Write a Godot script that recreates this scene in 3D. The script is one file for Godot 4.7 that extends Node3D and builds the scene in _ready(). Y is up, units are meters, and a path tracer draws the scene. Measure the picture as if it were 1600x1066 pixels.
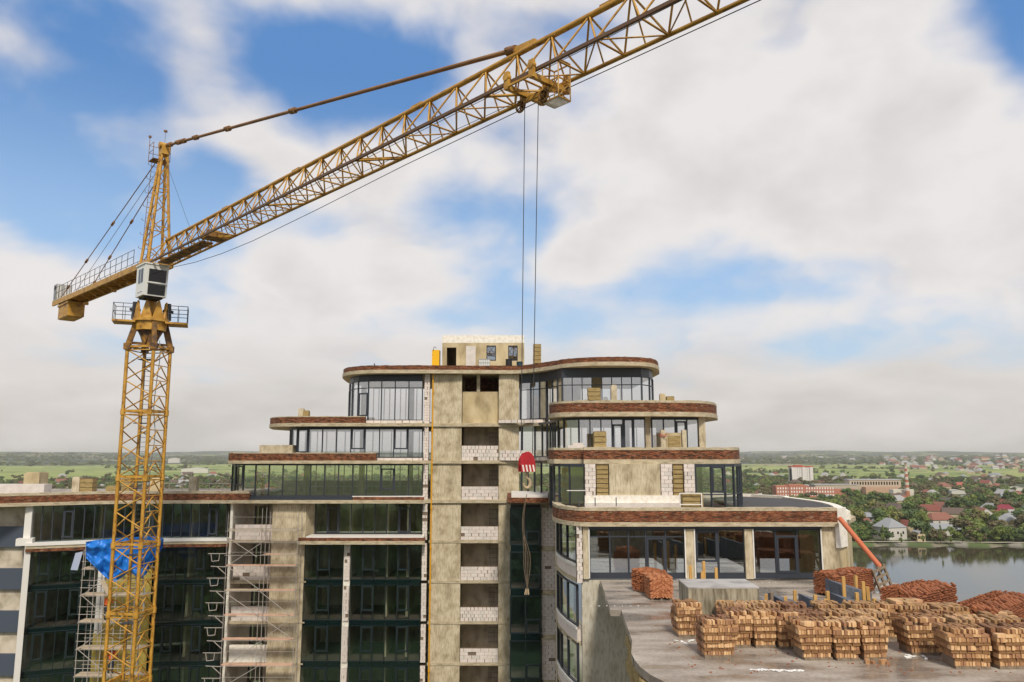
extends Node3D
# An unfinished curved apartment block by a lake, a tower crane slewing over it, brick stacks on its terrace and a town behind.
# Heights are written from the camera's eye level (EYE metres above the ground); plan points are Vector2(x, distance in front of the camera).

const EYE := 45.0
const UP := Vector3.UP
var rng := RandomNumberGenerator.new()
var org := {}
var mats := {}
var unit_box: Mesh
var unit_tube: Mesh

class Shape:
	var v := PackedVector3Array()
	var n := PackedVector3Array()
	var c := PackedColorArray()
	var tint := Color.WHITE
	func tri(a: Vector3, b: Vector3, d: Vector3, na := Vector3.ZERO, nb := Vector3.ZERO, nd := Vector3.ZERO) -> void:
		if na == Vector3.ZERO:
			na = (b - a).cross(d - a).normalized(); nb = na; nd = na
		v.append(a); v.append(d); v.append(b)
		n.append(na); n.append(nd); n.append(nb)
		c.append(tint); c.append(tint); c.append(tint)
	func quad(a: Vector3, b: Vector3, d: Vector3, e: Vector3) -> void:   # counter-clockwise seen from outside
		tri(a, b, d); tri(a, d, e)
	func flat(a: Vector3, b: Vector3, d: Vector3, hint: Vector3) -> void:
		if (b - a).cross(d - a).dot(hint) < 0.0: tri(a, d, b)
		else: tri(a, b, d)
	func hexa(p: Array) -> void:   # p: 4 bottom corners counter-clockwise seen from above, then the 4 above them
		quad(p[3], p[2], p[1], p[0]); quad(p[4], p[5], p[6], p[7])
		for i in 4:
			var j := (i + 1) % 4
			quad(p[i], p[j], p[j + 4], p[i + 4])
	func box(m: Vector3, s: Vector3, b := Basis.IDENTITY) -> Shape:
		var x := b.x * s.x / 2; var y := b.y * s.y / 2; var z := b.z * s.z / 2
		hexa([m - x - y + z, m + x - y + z, m + x - y - z, m - x - y - z, m - x + y + z, m + x + y + z, m + x + y - z, m - x + y - z])
		return self
	func bar(a: Vector3, b: Vector3, w: float, h: float) -> Shape:
		var z := (b - a).normalized()
		var x := (UP if absf(z.y) < 0.99 else Vector3.RIGHT).cross(z).normalized()
		box((a + b) / 2, Vector3(w, h, a.distance_to(b)), Basis(x, z.cross(x), z))
		return self
	func tube(a: Vector3, b: Vector3, r: float, seg := 6, r2 := -1.0) -> Shape:
		if r2 < 0.0: r2 = r
		var z := (b - a).normalized()
		var x := (UP if absf(z.y) < 0.9 else Vector3.RIGHT).cross(z).normalized()
		var y := z.cross(x)
		for i in seg:
			var p := x * cos(TAU * i / seg) + y * sin(TAU * i / seg)
			var q := x * cos(TAU * (i + 1) / seg) + y * sin(TAU * (i + 1) / seg)
			tri(a + p * r, a + q * r, b + q * r2, p, q, q)
			tri(a + p * r, b + q * r2, b + p * r2, p, q, p)
			tri(a, a + q * r, a + p * r); tri(b, b + p * r2, b + q * r2)
		return self
	func path(p: Array, r: float, seg := 5) -> Shape:
		for i in p.size() - 1: tube(p[i], p[i + 1], r, seg)
		return self
	func ribbon(p: Array, y0: float, y1: float, t: float, jit := 0.0, rn: RandomNumberGenerator = null) -> Shape:   # a wall along plan points, thick away from the viewer
		var k := p.size()
		var f := []; var g := []; var top := []
		for i in k:
			var a: Vector2 = p[maxi(i - 1, 0)]; var b: Vector2 = p[mini(i + 1, k - 1)]
			var dir := Vector3(b.x - a.x, 0, a.y - b.y).normalized()
			var o := Vector3(p[i].x, 0, -p[i].y)
			f.append(o); g.append(o - dir.cross(UP) * t)
			top.append(y1 + (rn.randf_range(-jit, jit) if rn else 0.0))
		for i in k - 1:
			var u0 := UP * y0; var a: Vector3 = UP * top[i]; var b: Vector3 = UP * top[i + 1]
			quad(f[i] + u0, f[i + 1] + u0, f[i + 1] + b, f[i] + a)
			quad(g[i + 1] + u0, g[i] + u0, g[i] + a, g[i + 1] + b)
			quad(f[i] + a, f[i + 1] + b, g[i + 1] + b, g[i] + a)
			quad(g[i] + u0, g[i + 1] + u0, f[i + 1] + u0, f[i] + u0)
		var e := k - 1
		quad(g[0] + UP * y0, f[0] + UP * y0, f[0] + UP * top[0], g[0] + UP * top[0])
		quad(f[e] + UP * y0, g[e] + UP * y0, g[e] + UP * top[e], f[e] + UP * top[e])
		return self
	func prism(p: Array, y0: float, y1: float) -> Shape:   # plan polygon, any turn
		var poly := PackedVector2Array(p)
		var id := Geometry2D.triangulate_polygon(poly)
		var w := func(q: Vector2, y: float) -> Vector3: return Vector3(q.x, y, -q.y)
		for i in range(0, id.size(), 3):
			flat(w.call(poly[id[i]], y1), w.call(poly[id[i + 1]], y1), w.call(poly[id[i + 2]], y1), UP)
			flat(w.call(poly[id[i]], y0), w.call(poly[id[i + 1]], y0), w.call(poly[id[i + 2]], y0), -UP)
		var ccw := not Geometry2D.is_polygon_clockwise(poly)   # x right, distance up: seen from below when ccw in (x, -z)
		for i in poly.size():
			var a := poly[i]; var b := poly[(i + 1) % poly.size()]
			var out := Vector3(b.y - a.y, 0, b.x - a.x) * (1.0 if ccw else -1.0)
			flat(w.call(a, y0), w.call(b, y0), w.call(b, y1), out); flat(w.call(a, y0), w.call(b, y1), w.call(a, y1), out)
		return self
	func hexa_at(o: Vector3, w: float, h: float, l: float) -> Shape:   # a board lying with one long side raised
		var up := Vector3.UP
		hexa([o + Vector3(-w / 2, 0.05, l / 2), o + Vector3(w / 2, 0.05, l / 2), o + Vector3(w / 2, 0.05, -l / 2), o + Vector3(-w / 2, 0.05, -l / 2), o + Vector3(-w / 2, h, l / 2), o + Vector3(w / 2, h * 0.72, l / 2), o + Vector3(w / 2, h * 0.72, -l / 2), o + Vector3(-w / 2, h, -l / 2)])
		return self
	func mesh() -> ArrayMesh:
		var m := ArrayMesh.new()
		if v.is_empty(): return m
		var a := []
		a.resize(Mesh.ARRAY_MAX)
		a[Mesh.ARRAY_VERTEX] = v; a[Mesh.ARRAY_NORMAL] = n; a[Mesh.ARRAY_COLOR] = c
		m.add_surface_from_arrays(Mesh.PRIMITIVE_TRIANGLES, a)
		return m

# ---------------------------------------------------------------- naming
func tag(o: Node3D, label: String, category: String, group := "") -> Node3D:
	o.set_meta("label", label); o.set_meta("category", category)
	if group: o.set_meta("group", group)
	return o

func thing(called: String, label: String, category: String, at := Vector3.ZERO, group := "") -> Node3D:
	var o := Node3D.new()
	o.name = called
	add_child(o, true)
	o.position = at + UP * EYE
	org[o] = at
	return tag(o, label, category, group)

func part(called: String, s: Shape, m: Material, parent: Node3D, kind := "") -> MeshInstance3D:
	var o := MeshInstance3D.new()
	o.name = called
	o.mesh = s.mesh()
	o.material_override = m
	parent.add_child(o, true)
	if org.has(parent): o.position = -org[parent]
	elif parent == self: o.position = UP * EYE
	if kind: o.set_meta("kind", kind)
	return o

func piece(called: String, mesh: Mesh, m: Material, parent: Node3D, t: Transform3D) -> MeshInstance3D:   # a piece that shares its mesh
	var o := MeshInstance3D.new()
	o.name = called
	o.mesh = mesh
	o.material_override = m
	parent.add_child(o, true)
	if org.has(parent): t.origin -= org[parent]
	o.transform = t
	return o

func rod(called: String, a: Vector3, b: Vector3, r: float, m: Material, parent: Node3D) -> void:
	var z := (b - a).normalized()
	var x := (UP if absf(z.y) < 0.9 else Vector3.RIGHT).cross(z).normalized()
	piece(called, unit_tube, m, parent, Transform3D(Basis(x * r, z.cross(x) * r, (b - a)), (a + b) / 2))

func slabpiece(called: String, m3: Vector3, s: Vector3, m: Material, parent: Node3D, b := Basis.IDENTITY) -> void:
	piece(called, unit_box, m, parent, Transform3D(Basis(b.x * s.x, b.y * s.y, b.z * s.z), m3))

# ---------------------------------------------------------------- plan curves
func curve(p: Array, step: float) -> Array:   # Catmull-Rom through the points, resampled about every step metres
	var c := []
	for i in p.size() - 1:
		var a: Vector2 = p[maxi(i - 1, 0)]; var b: Vector2 = p[i]; var d: Vector2 = p[i + 1]; var e: Vector2 = p[mini(i + 2, p.size() - 1)]
		for k in 12: c.append(b.cubic_interpolate(d, a, e, k / 12.0))
	c.append(p[-1])
	return spaced(c, step)

func spaced(c: Array, step: float, count := 0) -> Array:   # even pieces along a polyline
	var total := 0.0
	for i in c.size() - 1: total += c[i].distance_to(c[i + 1])
	var k := count if count else maxi(1, roundi(total / step))
	var out := [c[0]]
	var run := 0.0; var want := total / k; var each := total / k
	for i in c.size() - 1:
		var l: float = c[i].distance_to(c[i + 1])
		while want <= run + l + 1e-6 and out.size() < k:
			out.append(c[i].lerp(c[i + 1], (want - run) / l)); want += each
		run += l
	out.append(c[-1])
	return out

func inset(p: Array, t: float) -> Array:
	var out := []
	for i in p.size():
		var a: Vector2 = p[maxi(i - 1, 0)]; var b: Vector2 = p[mini(i + 1, p.size() - 1)]
		var d := (b - a).normalized()
		out.append(p[i] + Vector2(-d.y, d.x) * t)
	return out

# ---------------------------------------------------------------- materials
func noise(sd: int, freq: float, cols: Array, offs: Array = [], size := 512, type := FastNoiseLite.TYPE_SIMPLEX_SMOOTH, oct := 5) -> NoiseTexture2D:
	var f := FastNoiseLite.new()
	f.seed = sd; f.frequency = freq; f.noise_type = type; f.fractal_octaves = oct
	if type == FastNoiseLite.TYPE_CELLULAR: f.cellular_return_type = FastNoiseLite.RETURN_CELL_VALUE
	var t := NoiseTexture2D.new()
	t.width = size; t.height = size; t.seamless = true; t.noise = f
	var g := Gradient.new()
	var o := offs
	if o.is_empty():
		for i in cols.size(): o.append(float(i) / (cols.size() - 1))
	g.offsets = PackedFloat32Array(o); g.colors = PackedColorArray(cols)
	t.color_ramp = g
	return t

func plain(called: String, col: Color, rough: float, metal := 0.0) -> StandardMaterial3D:
	var m := StandardMaterial3D.new()
	m.resource_name = called
	m.albedo_color = col; m.roughness = rough; m.metallic = metal
	mats[called] = m
	return m

func textured(called: String, tex: Texture2D, scale: Vector3, rough: float, detail: Texture2D = null, dscale := Vector3.ONE, world := true) -> StandardMaterial3D:
	var m := plain(called, Color.WHITE, rough)
	m.albedo_texture = tex
	m.uv1_triplanar = true; m.uv1_world_triplanar = world; m.uv1_scale = scale
	m.uv1_triplanar_sharpness = 8.0
	if detail:
		m.detail_enabled = true; m.detail_albedo = detail; m.detail_blend_mode = BaseMaterial3D.BLEND_MODE_MUL
		m.detail_uv_layer = BaseMaterial3D.DETAIL_UV_2
		m.uv2_triplanar = true; m.uv2_world_triplanar = world; m.uv2_scale = dscale
		m.uv2_triplanar_sharpness = 8.0
	return m

func bump(m: StandardMaterial3D, tex: Texture2D, h: float) -> void:
	m.heightmap_enabled = true; m.heightmap_texture = tex; m.heightmap_scale = h

func glass(called: String, tint: Color, share: float) -> ORMMaterial3D:   # coated glazing: mirrors part of the light and lets the rest through
	var im := Image.create(4, 4, false, Image.FORMAT_RGB8)
	im.fill(Color(1, 0.02, 1))
	var m := ORMMaterial3D.new()
	m.resource_name = called
	m.orm_texture = ImageTexture.create_from_image(im)
	m.albedo_color = Color(tint, share)
	m.transparency = BaseMaterial3D.TRANSPARENCY_ALPHA
	mats[called] = m
	return m

func brick_band() -> ImageTexture:   # courses far too fine to tell apart from the camera
	var im := Image.create(768, 256, false, Image.FORMAT_RGB8)
	var f := FastNoiseLite.new(); f.seed = 5; f.frequency = 0.02; f.fractal_octaves = 4
	var tones := [Color8(164, 88, 50), Color8(148, 76, 44), Color8(174, 102, 60), Color8(134, 72, 46), Color8(156, 94, 56)]
	for row in 16:
		var off := rng.randi_range(0, 47)
		var x := -off
		while x < 768:
			var w := rng.randi_range(40, 48)
			var t: Color = tones[rng.randi() % tones.size()]
			var r := rng.randf()
			if r < 0.025: t = Color8(160, 124, 92)
			elif r < 0.12: t = Color8(88, 52, 34)
			t = t.darkened(rng.randf() * 0.16)
			im.fill_rect(Rect2i(x + 1, row * 16 + 2, w - 3, 12), t)
			im.fill_rect(Rect2i(x + 1, row * 16 + 12, w - 3, 2), t.darkened(0.3))
			for c in [[0, 2], [w - 2, 2]]: im.fill_rect(Rect2i(x + c[0], row * 16 + 2, c[1], 14), Color8(112, 80, 56))
			x += w
		for k in 768:
			for j in [0, 1, 14, 15]: im.set_pixel(k, row * 16 + j, Color8(126, 92, 64).darkened(0.1 + 0.25 * f.get_noise_2d(k, row * 16)))
	for y in 256:
		for x in 768:
			var s := f.get_noise_3d(x * 0.6, y * 1.4, 0.0) + 0.6 * f.get_noise_3d(x * 3.0, y * 6.0, 50.0)
			var c := im.get_pixel(x, y)
			im.set_pixel(x, y, c.darkened(clampf(s * 0.5, 0, 0.38)) if s > 0.0 else c.lightened(clampf(-s * 0.22, 0, 0.25)))
	return ImageTexture.create_from_image(im)

func hole_face() -> ImageTexture:   # the perforated face of a hollow brick
	var im := Image.create(64, 32, false, Image.FORMAT_RGB8)
	im.fill(Color8(158, 116, 74))
	for j in 4:
		for i in 9: im.fill_rect(Rect2i(2 + i * 7 + (j % 2) * 3, 3 + j * 7, 5, 5), Color8(70, 44, 26))
	return ImageTexture.create_from_image(im)

func make_materials() -> void:
	var grain := noise(11, 0.03, [Color(0.84, 0.83, 0.82), Color(0.95, 0.94, 0.93), Color(1, 1, 1)], [0.0, 0.45, 1.0], 512)
	var blotch := noise(12, 0.006, [Color(0.8, 0.78, 0.75), Color(0.93, 0.92, 0.91), Color(1, 0.99, 0.98)], [0.12, 0.42, 0.7], 512)
	var streak := noise(13, 0.02, [Color8(160, 147, 122), Color8(188, 175, 147), Color8(200, 187, 160), Color8(213, 201, 176)], [0.1, 0.4, 0.65, 0.95], 512)
	var rough := noise(14, 0.05, [Color.BLACK, Color.WHITE], [0.2, 0.8], 256)
	var base := noise(16, 0.012, [Color8(166, 152, 126), Color8(189, 175, 147), Color8(200, 187, 160), Color8(211, 199, 174)], [0.12, 0.4, 0.62, 0.95], 512)
	var drip := noise(17, 0.03, [Color(0.87, 0.86, 0.835), Color(0.965, 0.96, 0.955), Color(1, 1, 1)], [0.18, 0.4, 0.6], 512)
	var m := textured("concrete", base, Vector3(0.16, 0.13, 0.16), 0.9, drip, Vector3(0.5, 0.1, 0.5))
	bump(m, rough, 0.6)
	textured("concrete_edge", streak, Vector3(0.12, 0.4, 0.3), 0.9, grain, Vector3(0.5, 0.5, 0.5))
	textured("concrete_flank", noise(15, 0.012, [Color8(178, 168, 150), Color8(198, 190, 174), Color8(206, 200, 186)]), Vector3(0.15, 0.1, 0.15), 0.9, drip, Vector3(0.4, 0.1, 0.4))
	var slab := noise(21, 0.008, [Color8(134, 124, 114), Color8(152, 142, 131), Color8(166, 156, 145), Color8(188, 180, 169)], [0.2, 0.42, 0.6, 0.9], 1024)
	m = textured("terrace_concrete", slab, Vector3(0.03, 0.045, 0.075), 1.0, grain, Vector3(0.35, 0.35, 0.35))
	m.roughness_texture = noise(21, 0.008, [Color(0.12, 0.12, 0.12), Color(0.2, 0.2, 0.2), Color(0.55, 0.55, 0.55), Color(0.75, 0.75, 0.75)], [0.26, 0.36, 0.5, 0.8], 1024)
	m.roughness_texture_channel = BaseMaterial3D.TEXTURE_CHANNEL_RED
	textured("roof_screed", slab, Vector3(0.1, 0.1, 0.1), 0.85, grain, Vector3(0.35, 0.35, 0.35))
	m = textured("red_brick", ImageTexture.create_from_image(brick_band().get_image()), Vector3(0.26, 0.8, 0.26), 0.92, blotch, Vector3(0.31, 0.5, 0.31))
	bump(m, noise(25, 0.06, [Color.BLACK, Color.WHITE], [0.3, 0.7], 256), 3.0)
	for i in 3: textured("block_%d" % i, noise(30 + i, 0.02, [[Color8(222, 210, 202), Color8(238, 230, 224)], [Color8(228, 214, 206), Color8(240, 232, 226)], [Color8(212, 204, 198), Color8(230, 224, 218)]][i], [], 128), Vector3(0.5, 0.5, 0.5), 0.95, grain, Vector3(0.8, 0.8, 0.8))
	plain("mortar", Color8(120, 104, 88), 0.95)
	textured("plaster", noise(35, 0.01, [Color8(176, 164, 146), Color8(200, 190, 172), Color8(208, 200, 186)]), Vector3(0.2, 0.1, 0.2), 0.95, blotch, Vector3(0.2, 0.2, 0.2))
	textured("plaster_tan", noise(36, 0.01, [Color8(186, 168, 132), Color8(202, 186, 150), Color8(208, 194, 160)]), Vector3(0.22, 0.1, 0.22), 0.95, blotch, Vector3(0.15, 0.1, 0.15))
	textured("inner_wall", noise(37, 0.008, [Color8(168, 170, 132), Color8(196, 194, 160), Color8(206, 204, 176)]), Vector3(0.2, 0.1, 0.2), 0.95)
	textured("whitewash", noise(38, 0.02, [Color8(214, 206, 190), Color8(236, 230, 218), Color8(240, 236, 228)]), Vector3(0.3, 0.3, 0.3), 0.9)
	plain("frame", Color8(50, 55, 64), 0.4)
	plain("frame_teal", Color8(28, 40, 43), 0.35)
	plain("white_trim", Color8(222, 218, 212), 0.6)
	glass("glass_high", Color8(232, 236, 240), 0.36)
	glass("glass_mid", Color8(210, 224, 206), 0.2)
	glass("glass_low", Color8(142, 176, 174), 0.2)
	glass("glass_terrace", Color8(200, 208, 206), 0.24)
	var sp := plain("spandrel", Color8(12, 30, 31), 0.06)
	sp.metallic_specular = 0.6
	textured("roof_felt", noise(39, 0.02, [Color8(62, 60, 62), Color8(82, 79, 80)]), Vector3(0.2, 0.2, 0.2), 0.85)
	var paint := noise(41, 0.012, [Color8(106, 74, 36), Color8(184, 134, 46), Color8(204, 154, 58), Color8(214, 170, 80)], [0.05, 0.3, 0.6, 0.95], 512)
	textured("crane_paint", paint, Vector3(0.25, 0.25, 0.25), 0.5, grain, Vector3(0.7, 0.7, 0.7))
	textured("crane_rust", noise(42, 0.02, [Color8(74, 52, 36), Color8(120, 84, 38), Color8(168, 122, 40)], [0.2, 0.5, 0.85], 256), Vector3(0.3, 0.3, 0.3), 0.7)
	textured("dark_chord", noise(43, 0.02, [Color8(84, 60, 46), Color8(124, 92, 58)], [], 128), Vector3(0.3, 0.3, 0.3), 0.6)
	textured("tie_rust", noise(44, 0.02, [Color8(110, 78, 50), Color8(160, 116, 66)], [], 128), Vector3(0.3, 0.3, 0.3), 0.7)
	plain("cable", Color8(56, 54, 54), 0.6)
	plain("rail_steel", Color8(72, 76, 84), 0.5)
	plain("cab_white", Color8(226, 226, 222), 0.45)
	plain("dark_glass", Color8(16, 19, 22), 0.05)
	plain("box_grey", Color8(158, 160, 160), 0.6)
	plain("dark_rubber", Color8(36, 36, 38), 0.7)
	textured("hook_red", noise(45, 0.02, [Color8(150, 22, 30), Color8(186, 30, 38)], [], 128), Vector3.ONE, 0.5)
	plain("stripe_white", Color8(226, 214, 206), 0.6)
	plain("hook_steel", Color8(178, 156, 124), 0.55)
	textured("rope_hemp", noise(46, 0.05, [Color8(96, 80, 62), Color8(140, 120, 96)], [], 64), Vector3.ONE, 0.9)
	textured("plank_grey", noise(47, 0.02, [Color8(168, 150, 128), Color8(206, 190, 168)], [], 256), Vector3(0.3, 2, 2), 0.9)
	textured("plank_pink", noise(48, 0.02, [Color8(190, 150, 128), Color8(220, 184, 160)], [], 256), Vector3(0.3, 2, 2), 0.9)
	plain("scaffold_steel", Color8(168, 160, 152), 0.55)
	textured("tarpaulin", noise(49, 0.008, [Color8(24, 112, 206), Color8(34, 124, 218)], [], 256), Vector3(0.3, 0.3, 0.3), 0.42)
	textured("insulation", noise(51, 0.03, [Color8(150, 130, 60), Color8(186, 166, 86)], [], 256), Vector3(0.4, 0.4, 0.4), 0.95)
	textured("brown_block", noise(52, 0.02, [Color8(132, 112, 72), Color8(168, 146, 98), Color8(178, 158, 116)], [], 256), Vector3(0.4, 1.2, 0.4), 0.95, grain, Vector3.ONE)
	plain("brown_joint", Color8(86, 70, 44), 0.95)
	plain("gas_yellow", Color8(222, 160, 14), 0.45)
	plain("box_yellow", Color8(240, 182, 16), 0.4)
	plain("barrel_black", Color8(28, 28, 30), 0.5)
	plain("barrel_teal", Color8(24, 56, 72), 0.5)
	var mesh_floor := plain("basket_mesh", Color8(220, 216, 208), 0.7)
	mesh_floor.backlight_enabled = true
	mesh_floor.backlight = Color(0.9, 0.9, 0.9)
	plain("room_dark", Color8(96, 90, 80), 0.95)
	plain("open_pane", Color8(214, 216, 220), 0.06, 1.0)
	plain("tank_white", Color8(214, 214, 210), 0.5)
	plain("panel_blue", Color8(70, 78, 92), 0.6)
	plain("chute_orange", Color8(192, 104, 66), 0.55)
	textured("timber", noise(53, 0.03, [Color8(180, 136, 72), Color8(214, 172, 104)], [], 128), Vector3(3, 0.4, 3), 0.85)
	textured("concrete_grey", noise(58, 0.02, [Color8(120, 112, 94), Color8(152, 144, 124), Color8(168, 160, 140), Color8(180, 173, 156)], [0.1, 0.4, 0.65, 0.95], 512), Vector3(0.6, 0.08, 0.6), 0.9, blotch, Vector3(0.5, 0.2, 0.5))
	textured("screed_grey", noise(59, 0.01, [Color8(150, 146, 144), Color8(176, 172, 168), Color8(186, 182, 178)], [0.2, 0.5, 0.8], 256), Vector3(0.3, 0.3, 0.3), 0.45)
	textured("timber_dark", noise(54, 0.03, [Color8(104, 90, 74), Color8(150, 132, 112)], [], 128), Vector3(3, 0.6, 3), 0.9)
	textured("slate_board", noise(55, 0.02, [Color8(78, 84, 94), Color8(108, 114, 124)], [], 128), Vector3.ONE, 0.8)
	for i in 4: textured("tan_brick_%d" % i, noise(60 + i, 0.04, [[Color8(188, 146, 102), Color8(208, 168, 122)], [Color8(168, 124, 84), Color8(188, 146, 104)], [Color8(206, 164, 118), Color8(228, 190, 144)], [Color8(150, 108, 78), Color8(170, 128, 94)]][i], [], 64), Vector3(1.7, 1.7, 1.7), 0.95).vertex_color_use_as_albedo = true
	var hf := textured("hole_brick", hole_face(), Vector3(4, 7.6, 4), 0.95)
	hf.vertex_color_use_as_albedo = true
	for i in 3: textured("red_stack_%d" % i, noise(66 + i, 0.04, [[Color8(158, 94, 60), Color8(182, 116, 76)], [Color8(136, 80, 52), Color8(162, 100, 66)], [Color8(182, 116, 78), Color8(202, 140, 100)]][i], [], 64), Vector3(1.7, 1.7, 1.7), 0.95).vertex_color_use_as_albedo = true
	plain("litter_white", Color8(232, 230, 226), 0.7)
	plain("paint_red", Color8(190, 40, 30), 0.7)
	textured("bark", noise(70, 0.03, [Color8(70, 56, 42), Color8(96, 80, 62)], [], 64), Vector3.ONE, 0.95)
	for i in 5:
		var leaf := plain("leaf_%d" % i, [Color(0.115, 0.17, 0.032), Color(0.17, 0.215, 0.04), Color(0.075, 0.12, 0.03), Color(0.195, 0.195, 0.05), Color(0.15, 0.125, 0.055)][i].linear_to_srgb(), 0.7)
		leaf.backlight_enabled = true
		leaf.backlight = Color(0.3, 0.34, 0.1)
		leaf.vertex_color_use_as_albedo = true
	var water := plain("water", Color(0.06, 0.052, 0.03).linear_to_srgb(), 0.04)
	water.metallic_specular = 0.3
	water.uv1_triplanar = true; water.uv1_world_triplanar = true; water.uv1_scale = Vector3(0.1, 0.1, 0.04)
	water.normal_enabled = true; water.normal_scale = 0.05
	var wn := noise(71, 0.02, [Color.BLACK, Color.WHITE], [0.0, 1.0], 512)
	wn.color_ramp = null; wn.as_normal_map = true; wn.bump_strength = 4.0
	water.normal_texture = wn
	var land := plain("land", Color.WHITE, 1.0)
	land.vertex_color_use_as_albedo = true
	var tinted := plain("tinted", Color.WHITE, 0.85)
	tinted.vertex_color_use_as_albedo = true
func _ready() -> void:
	# camera: a drone hovering level with the second tier, tilted 8.2 degrees up
	var cam := Camera3D.new()
	cam.name = "camera"
	cam.fov = 47.3
	cam.near = 0.3
	cam.far = 30000.0
	cam.position = Vector3(0, EYE, 0)
	cam.rotation_degrees = Vector3(8.2, 0, 0)
	add_child(cam)
	cam.current = true
	# sky, haze, exposure
	var env := Environment.new()
	var sky := Sky.new()
	var pano := PanoramaSkyMaterial.new()
	pano.panorama = ImageTexture.create_from_image(sky_image())
	sky.sky_material = pano
	env.background_mode = Environment.BG_SKY
	env.sky = sky
	env.tonemap_mode = Environment.TONE_MAPPER_LINEAR
	env.tonemap_exposure = 1.0
	env.fog_enabled = true
	env.fog_density = 0.00008
	env.fog_light_color = Color(0.8, 0.8, 0.78)
	env.sdfgi_enabled = true; env.ssao_enabled = true; env.ssil_enabled = true
	var we := WorldEnvironment.new()
	we.name = "world_environment"
	we.environment = env
	add_child(we)
	# sun: through thin cloud, behind the viewer and a little to the right
	var sun := DirectionalLight3D.new()
	sun.name = "sun"
	sun.light_energy = 1.0
	sun.light_angular_distance = 9.0
	sun.light_color = Color(1.0, 0.965, 0.9)
	sun.shadow_enabled = true
	sun.rotation_degrees = Vector3(-47, 9, 0)
	add_child(sun)
	rng.seed = 12
	var bm := BoxMesh.new()
	unit_box = bm
	unit_tube = Shape.new().tube(Vector3(0, 0, -0.5), Vector3(0, 0, 0.5), 1.0, 6).mesh()
	make_materials()
	country()
	town()
	trees()
	neighbour()
	apartment_block()
	crane()
	hook()
	scaffold_right()
	scaffold_left()
	terrace_things()
	workers()

# ---------------------------------------------------------------- sky: blue air under broken soft cloud
const GAPS := [[-27, 24, 9, 6, 1.0], [-22, 14.5, 6.5, 4.2, 0.95], [-32, 17, 5, 4, 0.8], [-14.5, 27.5, 4.2, 3.0, 0.9], [-8.6, 26.6, 4.6, 2.4, 1.0], [-15.5, 24.4, 2.2, 2.6, 0.5],
	[-21, 18.5, 3.4, 2.4, 0.6], [-5, 18, 3, 1.6, 0.35], [1.5, 16.5, 2.0, 2.0, 0.6], [-1, 13.2, 3.0, 2.2, 0.5], [9, 11.6, 7, 1.9, 1.0], [-4, 10.2, 6.5, 1.5, 0.8], [24, 12.8, 6.5, 1.1, 0.7], [34.5, 28, 3.0, 4.0, 1.25], [36, 24, 2.5, 2.5, 0.7],
	[18.6, 27.6, 3.4, 0.8, 0.55], [-24, 8.8, 3.2, 0.9, 0.6], [4.5, 29.5, 5, 1.6, 0.55], [-14, 16, 2.4, 1.6, 0.35], [19, 10.8, 4.5, 1.2, 0.7], [3.5, 9.2, 6, 1.2, 0.75], [-2, 23.5, 3.5, 1.0, 0.3], [-11, 9.2, 2.5, 1, 0.4]]
const BANKS := [[-23.6, 26.4, 2.6, 3.0, 1.25], [-20.5, 22.4, 2.6, 2.2, 0.8], [-16.5, 20, 3.0, 1.6, 0.75], [-12, 19, 3.5, 1.6, 0.6], [-14, 12.4, 7.5, 3.8, 0.8], [-31, 11.0, 6.5, 2.6, 0.75], [17, 20, 13, 6, 0.8], [5.0, 13.4, 2.6, 1.3, 0.75], [19.5, 9.8, 4.2, 1.2, 0.8], [-6, 21, 5, 2.4, 0.6], [31, 17, 7, 4.5, 0.8], [-17.5, 21, 3.2, 1.6, 0.55], [14, 27, 6, 3, 0.6], [-35, 24.6, 4, 1.0, 0.5], [-2.5, 7.8, 2.2, 1.0, 0.6], [25, 26, 5, 3.5, 0.6]]

var h := FastNoiseLite.new()

func sky_image() -> Image:
	var W := 4096
	var H := 2048
	var big := Image.create(1024, 512, false, Image.FORMAT_RGBF)
	var f := FastNoiseLite.new(); f.seed = 21; f.frequency = 1.0; f.fractal_octaves = 5; f.fractal_gain = 0.52
	h.seed = 57; h.frequency = 5.5; h.fractal_octaves = 5
	var g := FastNoiseLite.new(); g.seed = 33; g.frequency = 2.6; g.fractal_octaves = 6
	for y in 512:
		for x in 1024: big.set_pixel(x, y, sky_colour((x + 0.5) / 1024.0, (y + 0.5) / 512.0, f, g))
	big.resize(W, H, Image.INTERPOLATE_BILINEAR)
	for y in range(610, 1040):
		for k in 896:
			var x := (k - 448 + W) % W
			big.set_pixel(x, y, sky_colour((x + 0.5) / W, (y + 0.5) / H, f, g))
	return big

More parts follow.
